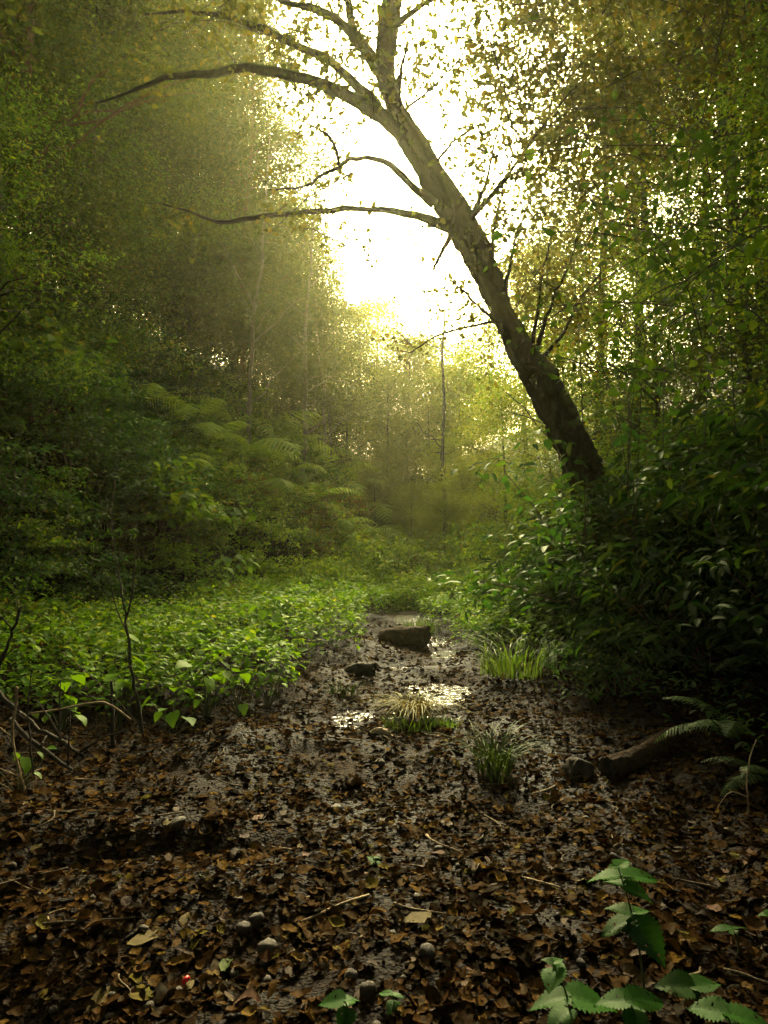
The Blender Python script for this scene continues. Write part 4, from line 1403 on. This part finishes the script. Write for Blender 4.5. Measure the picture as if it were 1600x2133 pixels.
# ------------------------------------------------------------------ litter
g = np.random.default_rng(64)
N_ = 52000
yy = 1.7 + 13 * g.random(N_) ** 1.25
xx = g.uniform(-1, 1, N_) * (1.2 + .62 * yy)
keep = (xx < np.interp(yy, XR_Y, XR_X) + .8) & (xx > -6) & (in_bed(xx, yy) | (yy < 7.2) | (g.random(N_) < .25))
dens = vn(xx, yy, 1.5, 41) + .6 * vn(xx, yy, 4, 42)
keep &= (dens > -.24 - .2 * g.random(N_)) | (yy > 6.3)
keep &= pool(xx, yy) < .35 + .6 * g.random(N_) ** 2
xx, yy = xx[keep], yy[keep]
zz = np.maximum(H(xx, yy), np.where((yy > 5.2) & (np.abs(xx - np.interp(yy, CR_Y, CR_X)) < 1.1), .05 * np.maximum(yy - 12, 0) - .081, -9))


def slope_n(x, y):
    e = .03
    return np.stack([-(H(x + e, y) - H(x - e, y)) / (2 * e), -(H(x, y + e) - H(x, y - e)) / (2 * e), np.ones(len(x))], -1)


NN = unit(slope_n(xx, yy)) + g.normal(0, .15, (len(xx), 3))
mb = MB()
idx = np.minimum(g.integers(0, 10, len(xx)), 9) % 8
for k in range(8):
    m = idx == k
    n = int(m.sum())
    a = g.uniform(0, 6.28, n)
    L = g.gamma(5, .0085, n) + .014
    leaves(mb, T_DRY[k], np.stack([xx[m], yy[m], zz[m] + .008 + .015 * g.random(n)], -1), np.stack([np.cos(a), np.sin(a), g.normal(0, .15, n)], -1), NN[m], L, L * g.uniform(.45, .8, n))
obj('leaf_litter', mb.mesh('leaf_litter', M['dry'], True), kind='stuff', label='brown fallen leaves strewn over the gully floor')

# crumbs, seeds, tiny gravel
n = 16000
y_ = 1.7 + 7 * g.random(n) ** 1.5
x_ = g.uniform(-1, 1, n) * (1.1 + .6 * y_)
ok = (vn(x_, y_, 2.2, 51) > -.05) & (x_ < np.interp(y_, XR_Y, XR_X) + .3)
x_, y_ = x_[ok], y_[ok]
T_PEB = (np.array([(-.5, 0, 0), (0, .4, 0), (.5, 0, 0), (0, -.4, 0), (0, 0, .42), (.05, .05, -.3)]), [(0, 4, 1), (1, 4, 2), (2, 4, 3), (3, 4, 0), (0, 1, 5), (1, 2, 5), (2, 3, 5), (3, 0, 5)])
mb = MB()
s_ = g.gamma(3, .0038, len(x_)) + .004
a = g.uniform(0, 6.28, len(x_))
leaves(mb, T_PEB, np.stack([x_, y_, H(x_, y_) + .003], -1), np.stack([np.cos(a), np.sin(a), 0 * a], -1), np.tile((0, 0, 1.), (len(x_), 1)), s_, s_)
obj('gravel', mb.mesh('gravel', M['dry'], True), kind='stuff', label='fine gravel, seeds and leaf crumbs on the soil')

# individual leaves, the ones that show largest
LM = {}
for kk in ('brown', 'pale', 'yellow', 'green', 'russet'):
    LM[kk] = []
    for q in range(6):
        mb = MB()
        leaves(mb, T_DRY[q], np.zeros((1, 3)), np.array([(1., 0, 0)]), np.array([(0, 0, 1.)]), [1.], [.62])
        me = mb.mesh('fallen_leaf', M['dry_' + kk], True)
        LM[kk].append(me)
LT = dict(brown='brown curled fallen leaf lying in the foreground litter', pale='pale dry fallen leaf lying in the foreground litter', yellow='yellow fallen leaf on the dark soil',
          green='yellowish green fallen leaf on the dark soil', russet='russet fallen leaf on the dark soil')
for nm, px, py in [('the tallest nettle', 1290, 1900), ('the low nettle', 700, 2090), ('the red scrap', 388, 2063), ('the tiny green seedling', 775, 1800), ('the large round stones', 530, 1990),
                   ('the rushes', 1030, 1600), ('the bottom left corner', 40, 2110), ('the rotten brown log', 1300, 1600), ('the straw coloured tuft', 860, 1500), ('the bottom right corner', 1560, 2100), ('the left picture edge', 20, 1800)]:
    LAND.append((nm, gnd(px, py)))
spots = [(240, 1745, 'yellow', .13), (490, 1755, 'yellow', .075), (195, 1840, 'green', .06), (415, 1832, 'green', .065), (475, 2008, 'green', .10), (455, 2085, 'yellow', .14), (180, 2115, 'yellow', .16),
         (300, 1945, 'pale', .085), (345, 1950, 'yellow', .16), (380, 1940, 'yellow', .08), (625, 1765, 'yellow', .06), (880, 1650, 'green', .07), (1225, 1540, 'yellow', .08), (840, 1935, 'yellow', .14),
         (1270, 1972, 'pale', .09), (1295, 2010, 'pale', .10), (1315, 2060, 'pale', .09), (1475, 1895, 'russet', .09), (660, 1960, 'yellow', .07), (970, 2025, 'russet', .08), (545, 2090, 'russet', .10),
         (1560, 1775, 'russet', .08), (760, 1645, 'pale', .08), (70, 1950, 'pale', .06), (1510, 1790, 'yellow', .04), (380, 2045, 'yellow', .09)]
for px, py, kk, L in spots:
    p = gnd(px, py)
    o = thing('fallen_leaf', unique(kk.replace('green', 'yellowish green').replace('pale', 'pale dry') + ' fallen leaf', p, LT[kk]), 'leaf', (p[0], p[1], p[2] + .02), 0, L, 'fallen leaves in the foreground', random.choice(LM[kk]))
    o.rotation_euler = (g.normal(.1, .2), g.normal(0, .2), g.uniform(0, 6.28))
for k in range(265):
    y = 1.95 + 2.6 * g.random() ** 1.3
    x = g.uniform(-1, 1) * .53 * y
    kk = g.choice(['brown', 'pale', 'russet', 'yellow'], p=[.52, .3, .12, .06])
    p = (x, y, hz(x, y) + .015)
    lab = LT[kk] if kk in ('brown', 'pale') else unique(kk + ' fallen leaf', np.array(p), LT[kk])
    o = thing('fallen_leaf', lab, 'leaf', p, 0, g.uniform(.05, .10), 'fallen leaves in the foreground', random.choice(LM[kk]))
    o.rotation_euler = (g.normal(0, .25), g.normal(0, .25), g.uniform(0, 6.28))


# stones
def stone_mesh(seed):
    g = np.random.default_rng(seed)
    n, m = 8, 12
    V = [(0, 0, .5)]
    off = g.normal(0, 1, (3,))
    sq = g.uniform(.75, 1.1, 3)
    for i in range(1, n):
        for j in range(m):
            th, ph = math.pi * i / n, 2 * math.pi * j / m
            d = np.array((math.sin(th) * math.cos(ph), math.sin(th) * math.sin(ph), math.cos(th)))
            r = .5 * (1 + .10 * math.sin(3 * d[0] + off[0]) + .10 * math.sin(3 * d[1] + off[1] * 3) + .06 * math.sin(5 * d[2] + off[2]) + g.normal(0, .012))
            V.append(d * r * sq)
    V.append((0, 0, -.5))
    L, C = [], []
    for j in range(m):
        L += [0, 1 + j, 1 + (j + 1) % m]
        C.append(3)
    for i in range(n - 2):
        for j in range(m):
            a, b = 1 + i * m + j, 1 + i * m + (j + 1) % m
            L += [a, a + m, b + m, b]
            C.append(4)
    e = len(V) - 1
    for j in range(m):
        L += [e, 1 + (n - 2) * m + (j + 1) % m, 1 + (n - 2) * m + j]
        C.append(3)
    return mk('stone', V, L, C, M['stone'], True)


ST = [stone_mesh(200 + k) for k in range(6)]
big = [(510, 1945, .085), (535, 1925, .075), (555, 1990, .11), (490, 2035, .06), (730, 2040, .06), (765, 2070, .07), (300, 1940, .05), (890, 1995, .075), (310, 2105, .06), (372, 2073, .05), (915, 1775, .06), (700, 1690, .09),
       (795, 1595, .07), (840, 1610, .05), (370, 1725, .11), (1050, 1580, .06), (1280, 1790, .05)]
for k in range(110):
    y = 2.0 + 2.4 * g.random() ** 1.2
    x = g.normal(-.15, .30) * y * .8
    if abs(x) > .52 * y:
        continue
    u, v = pix((x, y, hz(x, y)))
    big.append((u, v, g.uniform(.02, .05)))
for px, py, s in big:
    p = gnd(px, py)
    lab = unique('round brown stone' if s > .05 else 'small brown pebble', p, 'small brown pebble among the fallen leaves')
    o = thing('stone', lab, 'stone', (p[0], p[1], p[2] + s * .22), 0, (s, s * g.uniform(.75, 1), s * g.uniform(.6, .85)), 'stones among the fallen leaves', ST[g.integers(6)])
    o.rotation_euler = (g.normal(0, .3), g.normal(0, .3), g.uniform(0, 6.28))

# sticks on the ground
for k in range(58):
    y = 2.0 + 4.2 * g.random() ** 1.2
    x = g.uniform(-1, 1) * .52 * y if y < 4 else g.uniform(-1, .6) * .52 * y
    L = g.uniform(.08, .34)
    a = g.uniform(0, 6.28)
    n_ = 7
    t = np.linspace(-.5, .5, n_)
    X_, Y_ = x + L * t * math.cos(a) + .02 * np.sin(t * 5 + k), y + L * t * math.sin(a)
    zc = H(X_, Y_) + .022
    P = np.stack([X_, Y_, np.linspace(zc[0], zc[-1], n_) + np.maximum(0, np.max(zc - np.linspace(zc[0], zc[-1], n_)))], -1)
    o0 = P[3].copy()
    mb = MB()
    mb.tube(P - o0, np.linspace(.005, .0025, n_) * g.uniform(.7, 1.5), 5, rough=.3, rg=g)
    thing('fallen_stick', unique('thin fallen stick', o0, 'thin dry stick lying on the leaf litter'), 'stick', tuple(o0), group='sticks on the ground', me=mb.mesh('fallen_stick', M['twig_pale' if k % 3 == 0 else 'twig'], True))

p = gnd(388, 2066)
mb = MB()
mb.tube(np.array([(-.012, 0, .0), (-.004, .002, .006), (.004, -.001, .008), (.012, .0, .002)]), [.005, .008, .008, .004], 6)
thing('red_scrap', 'tiny bright red scrap lying among the leaves at lower left', 'scrap', (p[0], p[1], p[2] + .035), 1.2, 1.3, me=mb.mesh('red_scrap', M['red'], True))


# ------------------------------------------------------------------ haze
def box(name, a, b, mat):
    V = [(x, y, z) for z in (a[2], b[2]) for y in (a[1], b[1]) for x in (a[0], b[0])]
    F = [0, 2, 3, 1, 4, 5, 7, 6, 0, 1, 5, 4, 2, 6, 7, 3, 0, 4, 6, 2, 1, 3, 7, 5]
    return mk(name, V, F, [4] * 6, mat)


hm, hn, ho = new_mat('haze')
pv = hn.nodes.new('ShaderNodeVolumePrincipled')
pv.inputs['Color'].default_value = (1.0, .98, .62, 1)
pv.inputs['Density'].default_value = .0009
pv.inputs['Anisotropy'].default_value = .81
hn.links.new(pv.outputs[0], ho.inputs['Volume'])
obj('haze', box('haze', (-95, -65, float(Z.min()) - 1), (95, 125, max(36.0, float(Z.max()) + 20)), hm), kind='stuff', label='warm misty air filling the gully')
